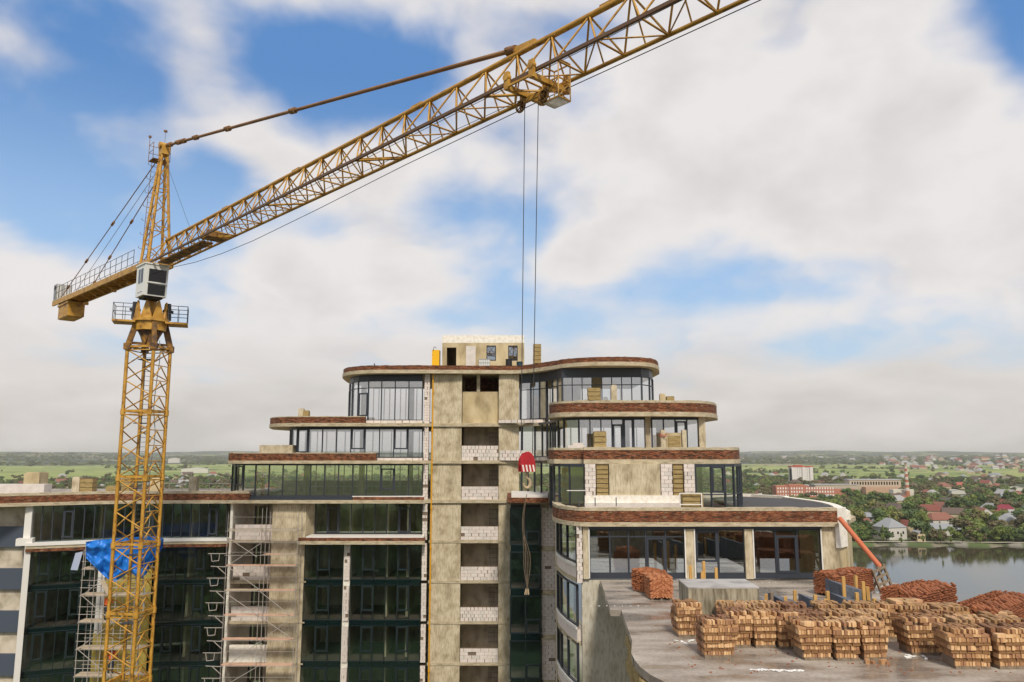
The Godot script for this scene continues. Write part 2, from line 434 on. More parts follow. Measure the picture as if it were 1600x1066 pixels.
func sky_colour(u: float, v: float, f: FastNoiseLite, g: FastNoiseLite) -> Color:
	var az := wrapf(u * TAU, -PI, PI)   # straight ahead lies at the edge of the panorama
	var el := (0.5 - v) * PI
	if el < -0.01: return Color(0.16, 0.17, 0.14)
	var d := Vector3(sin(az) * cos(el), sin(el), -cos(az) * cos(el))
	var e := rad_to_deg(el); var a := rad_to_deg(az)
	var up := clampf(sin(el), 0.0, 1.0)
	var blue := Color(0.50, 0.66, 0.82).lerp(Color(0.36, 0.56, 0.84), smoothstep(6.0, 13.0, e)).lerp(Color(0.12, 0.275, 0.585), smoothstep(11.0, 27.0, e)).lerp(Color(0.07, 0.19, 0.50), smoothstep(30.0, 80.0, e))
	var p := d / (up + 0.22)
	var n := f.get_noise_3d(p.x * 1.1, p.y * 1.1, p.z * 1.1)
	var w := g.get_noise_3d(d.x * 2.2 + n * 0.3, d.y * 3.4, d.z * 2.2)
	var m := h.get_noise_3d(d.x, d.y * 1.35, d.z)
	var c := 0.45 + 0.55 * n + 0.34 * w + 0.3 * m
	for q in GAPS:
		var k := Vector2((a - q[0]) / q[2], (e - q[1]) / q[3]).length_squared()
		if k < 6.0: c -= q[4] * 0.54 * exp(-k)
	for q in BANKS:
		var k := Vector2((a - q[0]) / q[2], (e - q[1]) / q[3]).length_squared()
		if k < 6.0: c += q[4] * 0.5 * exp(-k)
	c += 0.45 * smoothstep(7.5, 2.5, e) + 0.04
	var cover := smoothstep(-0.06, 0.7, c)
	var thick := smoothstep(0.6, 1.35, c + 0.25 * w)
	var lit := Color(0.83, 0.80, 0.79).lerp(Color(0.71, 0.68, 0.675), clampf(thick * 0.55 + 0.9 * m + 0.45 * clampf(-w * 2.0, 0, 1), 0.0, 1.0))
	var low := Color(0.60, 0.57, 0.535).lerp(Color(0.75, 0.71, 0.675), clampf(0.5 + 1.1 * g.get_noise_3d(d.x * 1.6, d.y * 5.0, d.z * 1.6) + 0.5 * m, 0, 1))
	lit = lit.lerp(low, smoothstep(9.5, 3.0, e))
	return blue.lerp(lit, cover)

# ---------------------------------------------------------------- building elements
# Glazing along plan points (one bay between each two); o: trans, sash {bay: [y, y]}, gap {bay: true}, low, top, mat, pane, w
func glaze(b: Node3D, p: Array, y0: float, y1: float, o := {}) -> void:
	var s := Shape.new()
	var fm: Material = mats[o.get("mat", "frame")]
	var gm: Material = mats[o.get("pane", "glass_mid")]
	var mw: float = o.get("w", 0.07)
	var low: float = o.get("low", 0.09)
	var top: float = o.get("top", 0.09)
	var trans: Array = o.get("trans", [])
	var f := part("window_frame", s, fm, b)
	for i in p.size():
		var a: Vector2 = p[maxi(i - 1, 0)]; var c: Vector2 = p[mini(i + 1, p.size() - 1)]
		var x := Vector3(c.x - a.x, 0, a.y - c.y).normalized()
		s.box(Vector3(p[i].x, (y0 + y1) / 2, -p[i].y), Vector3(mw, y1 - y0, 0.13), Basis(x, UP, x.cross(UP)))
	for i in p.size() - 1:
		var a := Vector3(p[i].x, 0, -p[i].y); var c := Vector3(p[i + 1].x, 0, -p[i + 1].y)
		var x := (c - a).normalized(); var z := x.cross(UP); var bs := Basis(x, UP, z)
		var m := (a + c) / 2; var l := a.distance_to(c) - mw
		s.box(m + UP * (y0 + low / 2) + z * 0.002, Vector3(l, low, 0.11), bs); s.box(m + UP * (y1 - top / 2) + z * 0.002, Vector3(l, top, 0.11), bs)
		for t in trans: s.box(m + UP * t + z * 0.002, Vector3(l, 0.06, 0.1), bs)
		if o.get("sash", {}).has(i):
			var q: Array = o.sash[i]
			for k in [-1, 1]: s.box(m + x * k * (l / 2 - 0.05) + UP * ((q[0] + q[1]) / 2) + z * 0.02, Vector3(0.1, q[1] - q[0], 0.14), bs)
			for k in 2: s.box(m + UP * q[k] + z * 0.018, Vector3(l - 0.02, 0.1, 0.14), bs)
		if o.get("gap", {}).has(i): continue
		var ys := [y0 + low] + trans + [y1 - top]
		for k in ys.size() - 1:
			slabpiece("pane", m + UP * ((ys[k] + ys[k + 1]) / 2), Vector3(l, ys[k + 1] - ys[k] - 0.02, 0.02), gm, f, bs)
	f.mesh = s.mesh()

func bays(p: Array, n: int) -> Array: return spaced(p, 1.0, n)

# A wall of white blocks laid in bond: each block its own mesh on a mortar core
func blocks(b: Node3D, a: Vector2, c: Vector2, y0: float, y1: float, bl := 0.6, bh := 0.24, t := 0.3, joined := false, missing := 0.06) -> void:
	var pa := Vector3(a.x, 0, -a.y); var pc := Vector3(c.x, 0, -c.y)
	var x := (pc - pa).normalized(); var z := x.cross(UP); var bs := Basis(x, UP, z)
	var len := pa.distance_to(pc)
	var core := Shape.new()
	core.box((pa + pc) / 2 - z * (t / 2 + 0.03) + UP * (y0 + y1) / 2, Vector3(len, y1 - y0, t - 0.02), bs)
	var w := part("block_wall", core, mats.mortar, b)
	var all := Shape.new()
	var rows := maxi(1, roundi((y1 - y0) / bh))
	var h := (y1 - y0) / rows
	for r in rows:
		var at := -bl * (0.5 if r % 2 else 0.0)
		while at < len - 0.02:
			var l0 := maxf(at, 0.0); var l1 := minf(at + bl * rng.randf_range(0.96, 1.04), len)
			at = l1 if l1 < len else len
			if l1 - l0 < 0.04: continue
			var gx := 0.014 if rng.randf() > 0.35 else rng.randf_range(0.03, 0.07)
			var out := rng.randf_range(-0.012, 0.016) - (0.07 if rng.randf() < missing * 0.5 else 0.0)
			var m3 := pa + x * (l0 + l1) / 2 + UP * (y0 + (r + 0.5) * h) + z * (out - 0.05)
			var sz := Vector3(l1 - l0 - gx, h - 0.012, 0.1)
			if joined: all.box(m3, sz, bs)
			else: slabpiece("block", m3, sz, mats["block_%d" % (rng.randi() % 3)], w, bs)
	if joined: part("blockwork", all, mats["block_%d" % (rng.randi() % 3)], w, "stuff")

func parapet(b: Node3D, p: Array, y0: float, y1: float, t := 0.35, cap := 0.0) -> void:   # rough red brickwork with a ragged top, and a mortar cap
	var s := Shape.new()
	s.ribbon(spaced(p, 0.3), y0, y1, t, 0.02, rng)
	var w := part("brick_parapet", s, mats.red_brick, b)
	if cap > 0.0:
		var k := Shape.new()
		k.ribbon(spaced(inset(p, -0.01), 0.35), y1 - 0.02, y1 + cap, t + 0.04, 0.025, rng)
		part("mortar_cap", k, mats.concrete_edge, w)

func edge(b: Node3D, poly: Array, y0: float, y1: float, m := "concrete_edge") -> void:
	part("floor_slab", Shape.new().prism(poly, y0, y1), mats[m], b)

func wall(b: Node3D, p: Array, y0: float, y1: float, t: float, m: String, called := "wall") -> MeshInstance3D:
	return part(called, Shape.new().ribbon(p, y0, y1, t), mats[m], b)

func V(x: float, d: float) -> Vector2: return Vector2(x, d)

func brown_shaft(b: Node3D, x: float, y: float, d: float, w: float, h: float, n: int) -> void:   # vent shaft of brown hollow blocks: one course above the other
	var s := Shape.new()
	s.box(Vector3(x, y + h / 2, -d), Vector3(w - 0.08, h, 0.6))
	var o := part("vent_shaft", s, mats.brown_joint, b)
	for i in n: slabpiece("block_course", Vector3(x + rng.randf_range(-0.015, 0.015), y + (i + 0.5) * h / n, -d), Vector3(w, h / n - 0.035, 0.68), mats.brown_block, o)

func concrete_shaft(b: Node3D, x: float, y: float, d: float, w: float, h: float, m := "concrete") -> void:
	var s := Shape.new()
	s.box(Vector3(x, y + h / 2, -d), Vector3(w, h, w))
	s.box(Vector3(x, y + h + 0.03, -d), Vector3(w * 0.8, 0.06, w * 0.8))
	part("vent_shaft", s, mats[m], b)

func apartment_block() -> void:
	var b := thing("apartment_building", "unfinished curved apartment block of raw concrete, dark glazing and red brick parapets", "building", Vector3(-6, -EYE, -66))
	# ---- storey levels (underside, top)
	var roof0 := 6.06; var roof1 := 6.33
	var lv := [[2.02, 2.27], [-0.78, -0.55], [-3.72, -3.48], [-6.68, -6.44]]
	for i in 5: lv.append([-9.6 - 2.92 * i, -9.38 - 2.92 * i])
	# ---- roof slab with its long S-curved edge
	var roof := curve([V(-14.32, 68), V(-13.98, 64.4), V(-13.56, 62.2), V(-12.57, 60.4), V(-11.06, 59.5), V(-8.57, 59.3), V(-4.91, 59.4), V(-1.23, 59.6), V(0.74, 59.4), V(2.37, 57.4), V(3.88, 55.2), V(5.38, 54.2), V(7.15, 54.0), V(8.96, 54.2), V(10.09, 55.2), V(10.79, 57.0), V(11.41, 60)], 0.6)
	edge(b, roof + [V(11.4, 74), V(-13, 74)], roof0, roof1)
	parapet(b, inset(roof, 0.06), roof1, 6.68, 0.35)
	edge(b, inset(roof, 0.5) + [V(11, 73), V(-12.5, 73)], roof1 + 0.004, roof1 + 0.05, "roof_screed")
	# ---- left tiers: each storey's slab, brick band and glazing step in as they rise
	var band1 := curve([V(-20.74, 68), V(-19.65, 63.4), V(-18.82, 61.2), V(-17.61, 59.8), V(-15.52, 59.3), V(-11.16, 59.3)], 0.5)
	edge(b, band1 + [V(-6.59, 59.3), V(-6.65, 59.85), V(0.73, 59.85), V(1.45, 59.2), V(2.89, 57), V(4.2, 57), V(4.2, 74), V(-20, 74)], lv[0][0], lv[0][1])
	parapet(b, inset(band1, 0.05), lv[0][1], 2.74, 0.35, 0.04)
	var band2 := curve([V(-23.65, 66), V(-22.19, 61.5), V(-21.46, 59.6), V(-21.06, 59.3), V(-16.87, 59.3), V(-10.26, 59.3)], 0.5)
	edge(b, band2 + [V(-6.55, 59.3), V(-6.61, 59.85), V(0.73, 59.85), V(4.0, 58.5), V(4.0, 74), V(-22, 74)], lv[1][0], lv[1][1])
	parapet(b, inset(band2, 0.05), lv[1][1], 0.0, 0.35, 0.04)
	var band3 := curve([V(-36.95, 54.6), V(-35.14, 55.9), V(-33.08, 57.0), V(-30.97, 58.2), V(-28.55, 59.0), V(-23.91, 59.3), V(-19.74, 59.4)], 0.6)
	edge(b, band3 + [V(-6.50, 59.3), V(-6.56, 59.85), V(0.72, 59.85), V(4.0, 58.5), V(4.0, 74), V(-45, 74)], lv[2][0], lv[2][1])
	parapet(b, inset(band3, 0.05), lv[2][1], -2.97, 0.4, 0.16)
	edge(b, inset(band3, 0.6) + [V(-21, 74), V(-45, 74)], lv[2][1] + 0.004, lv[2][1] + 0.2, "roof_screed")
	# sills of white blocks under the straight right parts of the glazing
	blocks(b, V(-11.14, 59.75), V(-6.84, 59.75), lv[0][1], lv[0][1] + 0.22, 0.55, 0.22)
	blocks(b, V(-10.24, 59.75), V(-6.80, 59.75), lv[1][1], lv[1][1] + 0.2, 0.55, 0.2)
	# glazing of the tiers
	var g1 := bays(curve([V(-13.44, 66), V(-13.31, 63.8), V(-12.82, 62.2), V(-11.90, 60.9), V(-10.41, 60.35), V(-6.93, 60.3)], 0.2), 10)
	glaze(b, g1, lv[0][1] + 0.2, 5.62, {"trans": [5.02], "sash": {5: [2.9, 4.6], 2: [2.9, 4.9]}, "pane": "glass_high"})
	wall(b, g1, 5.62, roof0 - 0.003, 0.12, "frame", "header_panel")
	var g2 := bays(curve([V(-18.40, 66), V(-17.93, 63.4), V(-17.11, 61.4), V(-16.05, 60.6), V(-13.76, 60.3), V(-6.88, 60.3)], 0.2), 14)
	glaze(b, g2, lv[1][1] + 0.19, lv[0][0] - 0.003, {"sash": {9: [0.35, 1.85], 12: [0.35, 1.85], 5: [0.1, 1.8]}, "top": 0.2, "pane": "glass_high"})
	var g3 := bays(curve([V(-22.17, 64), V(-22.14, 62.6), V(-21.50, 61.2), V(-20.25, 60.3), V(-17.97, 60.0), V(-12.14, 60.0), V(-6.84, 60.4)], 0.2), 17)
	glaze(b, g3, -3.25, lv[1][0] - 0.003, {"sash": {14: [-2.7, -1.2], 3: [-2.4, -1.0]}, "top": 0.14, "pane": "glass_mid"})
	wall(b, [V(-19.84, 59.7), V(-17.30, 59.55), V(-12.01, 59.55)], -3.475, -3.25, 0.3, "frame", "base_panel")
	parapet(b, [V(-11.92, 59.6), V(-6.64, 59.6)], lv[2][1], -3.27, 0.3)
	wall(b, [V(-12.05, 59.75), V(-6.65, 59.75)], -3.265, -3.2, 0.5, "white_trim", "sill")
	# ---- concrete core
	var pier := Shape.new()
	pier.prism([V(-6.18, 60), V(-3.86, 60), V(-4.25, 66), V(-6.80, 66)], -EYE, roof0 - 0.003)
	part("concrete_pier", pier, mats.concrete, b)
	pier = Shape.new()
	pier.prism([V(-1.01, 60), V(0.54, 60), V(0.60, 66), V(-1.12, 66)], lv[2][0] , roof0 - 0.003)
	pier.prism([V(-1.01, 60.002), V(-0.10, 60.002), V(-0.11, 66.002), V(-1.12, 66.002)], -EYE, lv[2][0])
	part("concrete_pier", pier, mats.concrete, b)
	for y in [2.15, -0.66, -3.6, -6.56, -9.49, -12.41, -15.33, -18.25]:
		slabpiece("pour_joint", Vector3(-5.02, y, -59.99), Vector3(2.46, 0.2, 0.06), mats.concrete_edge, b); slabpiece("pour_joint", Vector3(-0.25 if y > -4 else -0.57, y, -59.99), Vector3(1.5 if y > -4 else 0.86, 0.2, 0.06), mats.concrete_edge, b)
	for k in 9:
		for q in [-5.02, -4.5, -0.6]: slabpiece("formwork_seam", Vector3(q, 0.72 - 2.92 * k, -60.0), Vector3(0.035, 2.4, 0.03), mats.concrete_edge, b)
	var niche_x := [-3.86, -1.01]
	for k in 8:
		var y0: float = lv[k][1] if k < 8 else 0.0
		var y1: float = roof0 if k == 0 else lv[k - 1][0]
		if k > 0:
			edge(b, [V(-3.855, 59.98), V(-1.015, 59.98), V(-1.015, 64), V(-3.855, 64)], lv[k][0] + 0.004, y0 - 0.004)
			blocks(b, V(-3.84, 60.0), V(-1.03, 60.0), y0, y0 + (1.12 if k == 1 else 0.98), [0.52, 0.3, 0.58, 0.56, 0.5, 0.3, 0.6, 0.6][k], 0.28 if k == 1 else 0.25, 0.22)
			var g := Shape.new()
			for j in 7: g.tube(Vector3(-1.75 + j * 0.11, y0 + 0.9, -61.6), Vector3(-1.75 + j * 0.11, y0 + 2.2, -61.6), 0.012, 4)
			for j in 4: g.tube(Vector3(-1.8, y0 + 1.1 + j * 0.34, -61.6), Vector3(-1.05, y0 + 1.1 + j * 0.34, -61.6), 0.012, 4)
			part("balcony_grille", g, mats.rail_steel, b)
			wall(b, [V(-3.85, 62.6), V(-1.02, 62.6)], y0, y1, 0.2, "plaster", "balcony_back_wall")
	edge(b, [V(-3.855, 59.9), V(-1.015, 59.9), V(-1.015, 64), V(-3.855, 64)], lv[0][0] + 0.004, lv[0][1] - 0.004)
	wall(b, [V(-3.85, 60.7), V(-1.02, 60.7)], lv[0][1], 4.75, 0.2, "plaster_tan", "lift_shaft_wall")
	wall(b, [V(-2.75, 60.68), V(-2.5, 60.68)], 4.752, roof0, 0.2, "concrete", "mullion_post")
	wall(b, [V(-3.85, 64), V(-1.02, 64)], 4.75, roof0, 0.2, "red_brick", "lift_shaft_back")
	part("leaning_batten", Shape.new().bar(Vector3(-4.24, 2.46, -60.3), Vector3(-4.67, 3.76, -60.55), 0.09, 0.05), mats.timber, b)
	# narrow pier of white blocks with toothed edge, and the yellow gas pipe beside it
	blocks(b, V(-6.75, 59.95), V(-6.32, 59.95), lv[0][1], roof0, 0.44, 0.2, 0.3, true)
	for k in range(1, 8): blocks(b, V(-6.75, 59.95), V(-6.37, 59.95), lv[k][1], lv[k - 1][0], 0.4, 0.22, 0.3, true)
	var pipe := Shape.new()
	pipe.tube(Vector3(-6.08, -30, -59.82), Vector3(-6.08, roof0, -59.82), 0.055, 8)
	for k in 10: pipe.tube(Vector3(-6.08, 4.6 - k * 2.92, -59.82), Vector3(-6.08, 4.75 - k * 2.92, -59.82), 0.085, 8)
	for k in 8: pipe.bar(Vector3(-6.08, 1.9 - k * 2.92, -60.2), Vector3(-6.08, 1.9 - k * 2.92, -59.82), 0.05, 0.05)
	part("gas_pipe", pipe, mats.gas_yellow, b)
	# ---- storey below the tiers: recessed glazing right of the scaffolded bay
	edge(b, [V(-15.90, 59.1), V(-6.44, 59.1), V(-7.19, 66), V(-17.76, 66)], lv[3][0], lv[3][1])
	parapet(b, [V(-15.84, 59.2), V(-11.38, 59.2), V(-6.45, 59.2)], lv[3][1], lv[3][1] + 0.22, 0.3)
	wall(b, [V(-15.30, 59.3), V(-6.56, 59.3)], lv[3][1] + 0.225, lv[3][1] + 0.32, 1.6, "white_trim", "sill")
	var g4 := bays([V(-15.10, 61.2), V(-6.89, 61.2)], 9)
	glaze(b, g4, lv[3][1] + 0.32, lv[2][0] - 0.003, {"gap": {1: true, 7: true}, "sash": {1: [-5.95, -4.2], 7: [-5.95, -4.2]}, "pane": "glass_mid"})
	wall(b, [V(-18.06, 60), V(-15.55, 60)], -EYE, lv[2][0] - 0.002, 6.0, "concrete", "concrete_wall")
	for y in [-6.56, -9.49, -12.41, -15.33]: slabpiece("pour_joint", Vector3(-16.61, y, -59.99), Vector3(2.5, 0.1, 0.05), mats.concrete_edge, b)
	for k in 5:
		for q in [-17.19, -16.61, -15.99]: slabpiece("formwork_seam", Vector3(q, -5.2 - 2.92 * k, -60.0), Vector3(0.03, 2.5, 0.03), mats.concrete_edge, b)
	wall(b, [V(-15.53, 60.03), V(-15.14, 61.3)], lv[3][0], lv[2][0] - 0.004, 0.3, "concrete", "concrete_wall")
	# two tall glazed strips below, with a white block pier between them
	var low: Array = [[472.0, 534.0, 3], [546.0, 656.0, 6]]
	for k in 5:
		var y0: float = lv[k + 4][1]; var y1: float = lv[k + 3][0]
		for q in 2:
			var xa: float = -15.57 if q == 0 else -12.10
			var xb: float = -12.67 if q == 0 else -6.81
			var p := bays([V(xa, 60.2), V(xb, 60.2)], 3 if q == 0 else 6)
			glaze(b, p, y0 + 0.02, y1 - (0.0 if k == 0 else 0.12), {"sash": {1: [y0 + 0.75, y1 - 0.25], 4: [y0 + 0.75, y1 - 0.25]}, "mat": "frame_teal", "pane": "glass_low", "w": 0.05, "low": 0.05, "top": 0.05})
			for i in p.size() - 1: slabpiece("spandrel_panel", Vector3((p[i].x + p[i + 1].x) / 2, lv[k + 4][0] + 0.06, -60.16), Vector3(p[i + 1].x - p[i].x - 0.03, 0.3 + 0.06, 0.05), mats.spandrel, b)
	wall(b, [V(-12.60, 60.1), V(-12.12, 60.1)], -EYE, lv[3][0] - 0.003, 0.6, "whitewash", "white_pier")
	for k in 5: blocks(b, V(-12.53, 60.0), V(-12.13, 60.0), lv[k + 4][1], lv[k + 4][1] + 2.5, 0.4, 0.25, 0.1, true, 0.12)
	# ---- the scaffolded bay: recessed balconies with block parapets and dark doorways
	for k in 6:
		var y0: float = lv[k + 3][1] if k + 3 < lv.size() else -24.0
		var y1: float = lv[k + 2][0]
		var xa: float = -21.05; var xb: float = -17.90
		edge(b, [V(xa, 60.02), V(xb, 60.02), V(xb, 64), V(xa, 64)], y0 - 0.24, y0 - 0.002)
		var tall: float = [1.12, 1.08, 1.05, 1.2, 1.1, 1.1][k]
		if k == 3: wall(b, [V(xa + 0.2, 60.05), V(xb - 0.02, 60.05)], y0, y0 + tall, 0.2, "whitewash", "balcony_panel")
		else: blocks(b, V(xa + 0.2, 60.05), V(xb - 0.02, 60.05), y0, y0 + tall, [0.42, 0.5, 0.8, 0.6, 0.5, 0.5][k], 0.27, 0.2)
		var dx: float = xa + 0.95
		wall(b, [V(xa, 62.2), V(dx, 62.2)], y0, y1, 0.2, "plaster", "balcony_back_wall")
		wall(b, [V(dx + 1.1, 62.2), V(xb, 62.2)], y0, y1, 0.2, "plaster", "balcony_back_wall")
		wall(b, [V(dx, 62.2), V(dx + 1.1, 62.2)], y1 - 0.35, y1, 0.2, "plaster", "door_lintel")
		var fr := Shape.new()
		for q in [dx + 0.03, dx + 1.07]: fr.box(Vector3(q, (y0 + y1 - 0.35) / 2, -62.25), Vector3(0.06, y1 - 0.35 - y0, 0.16))
		part("door_frame", fr, mats.frame, b)
		wall(b, [V(xa, 66), V(xb, 66)], y0, y1, 0.2, "inner_wall", "room_wall")
	wall(b, [V(-21.21, 59.9), V(-21.02, 59.9)], -EYE, lv[2][0] - 0.004, 3.0, "whitewash", "white_pier")
	# ---- left wing: long glazing, white sill, tall glazing below
	var w4 := bays(curve([V(-34.41, 57.0), V(-32.13, 58.0), V(-29.00, 59.2), V(-25.54, 60.0), V(-21.57, 60.2)], 0.3), 20)
	glaze(b, w4, lv[3][1] + 0.1, lv[2][0] - 0.003, {"pane": "glass_low", "sash": {3: [-6.0, -4.2], 11: [-6.0, -4.2], 18: [-6.0, -4.2]}, "top": 0.07})
	var ws := curve([V(-34.24, 56.3), V(-31.65, 57.3), V(-28.58, 58.5), V(-25.17, 59.3), V(-21.16, 59.5)], 0.5)
	edge(b, ws + [V(-21.4, 66), V(-39, 66)], lv[3][0], lv[3][1])
	wall(b, inset(ws, -0.06), lv[3][1] - 0.04, lv[3][1] + 0.16, 0.95, "white_trim", "sill")
	wall(b, inset(ws, 0.02), lv[3][0] - 0.22, lv[3][0] - 0.003, 0.3, "red_brick", "brick_band")
	for k in 5:
		var y0: float = lv[k + 4][1]; var y1: float = lv[k + 3][0] - (0.22 if k == 0 else 0.0)
		var p := bays(curve([V(-34.57, 57.2), V(-31.82, 58.3), V(-28.67, 59.4), V(-25.20, 60.1), V(-21.66, 60.3)], 0.3), 19)
		glaze(b, p, y0 + 0.02, y1 - 0.02, {"mat": "frame_teal", "pane": "glass_low", "w": 0.05, "low": 0.05, "top": 0.05, "sash": {1: [y0 + 0.8, y1 - 0.2], 4: [y0 + 0.8, y1 - 0.2], 13: [y0 + 0.8, y1 - 0.2], 16: [y0 + 0.8, y1 - 0.2]}})
		wall(b, inset(p, -0.03), y0 - 0.36, y0 + 0.0, 0.06, "spandrel", "spandrel_panel")
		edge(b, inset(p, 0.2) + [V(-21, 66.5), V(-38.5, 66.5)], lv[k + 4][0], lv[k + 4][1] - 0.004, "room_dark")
	wall(b, [V(-34.34, 56.4), V(-34.02, 56.6)], -EYE, -6.41, 0.7, "white_trim", "white_post")
	wall(b, [V(-34.90, 56.2), V(-33.91, 56.5)], -6.46, -5.97, 0.7, "white_trim", "white_bracket")
	wall(b, [V(-34.71, 56.7), V(-34.27, 56.8)], -6.01 + 0.002, lv[2][0] - 0.003, 0.6, "white_trim", "white_post")
	wall(b, [V(-30.07, 58.4), V(-29.61, 58.5)], -EYE, -7.10, 0.5, "white_trim", "white_pier")
	wall(b, [V(-30.06, 58.3), V(-29.52, 58.4)], -16.5, -12.80, 0.1, "insulation", "insulation_board")
	wall(b, [V(-29.69, 58.65), V(-26.53, 59.25)], -EYE, lv[3][0] - 0.3, 0.06, "insulation", "insulation_board")
	slabpiece("open_window_pane", at(120, 876, 57.6), Vector3(0.5, 1.35, 0.03), mats.open_pane, b, Basis(Vector3.BACK, -0.06) * Basis(Vector3.RIGHT, -0.3))
	# ---- rooms seen through the glass
	for k in 6:
		var y0: float = lv[k + 3][1] if k + 3 < 9 else -24.0
		var y1: float = lv[k + 2][0]
		wall(b, [V(-38, 66.2), V(-21.2, 66.2)], y0, y1, 0.2, "inner_wall", "room_wall")
		wall(b, [V(-15.8, 66.2), V(-6.6, 66.2)], y0, y1, 0.2, "inner_wall", "room_wall")
		for q in [-35.2, -31.9, -28.4, -24.9, -12.55, -9.7, -8.1]: wall(b, [V(q, 61.6), V(q + 0.18, 61.6)], y0, y1, 4.5, "inner_wall", "partition_wall")
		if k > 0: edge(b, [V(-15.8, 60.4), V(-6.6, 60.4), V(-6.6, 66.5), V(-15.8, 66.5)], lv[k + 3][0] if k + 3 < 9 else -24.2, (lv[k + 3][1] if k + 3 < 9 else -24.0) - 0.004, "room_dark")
	for k in 3:
		var y0: float = lv[k][1]; var y1: float = roof0 if k == 0 else lv[k - 1][0]
		for q in [-8.6, -12.6]: wall(b, [V(q, 65), V(q + 0.4, 65)], y0, y1, 0.4, "plaster", "column")
		if k > 0: wall(b, [V(-17.4, 66), V(-17.0, 66)], y0, y1, 0.4, "plaster", "column")
		var rear := Shape.new()
		for j in 14: rear.box(Vector3(-6.8 - j * (0.5 if k == 0 else 0.85), (y0 + y1) / 2, -72), Vector3(0.08, y1 - y0, 0.1))
		rear.box(Vector3(-12.5, y0 + 0.5, -72), Vector3(12, 0.1, 0.1))
		part("rear_window_frame", rear, mats.white_trim, b)
	wall(b, [V(-21, 72.5), V(-6.6, 72.5)], lv[2][1], lv[2][1] + 1.0, 0.2, "plaster", "rear_parapet")
	wall(b, [V(-6.18, 69), V(4, 69)], -EYE, lv[2][1], 0.3, "concrete", "core_rear_wall")
	wall(b, [V(-6.18, 69), V(0.5, 69)], lv[2][1], roof0, 0.3, "concrete", "core_rear_wall")
	right_wing(b, lv, roof0)
	roof_things(b)

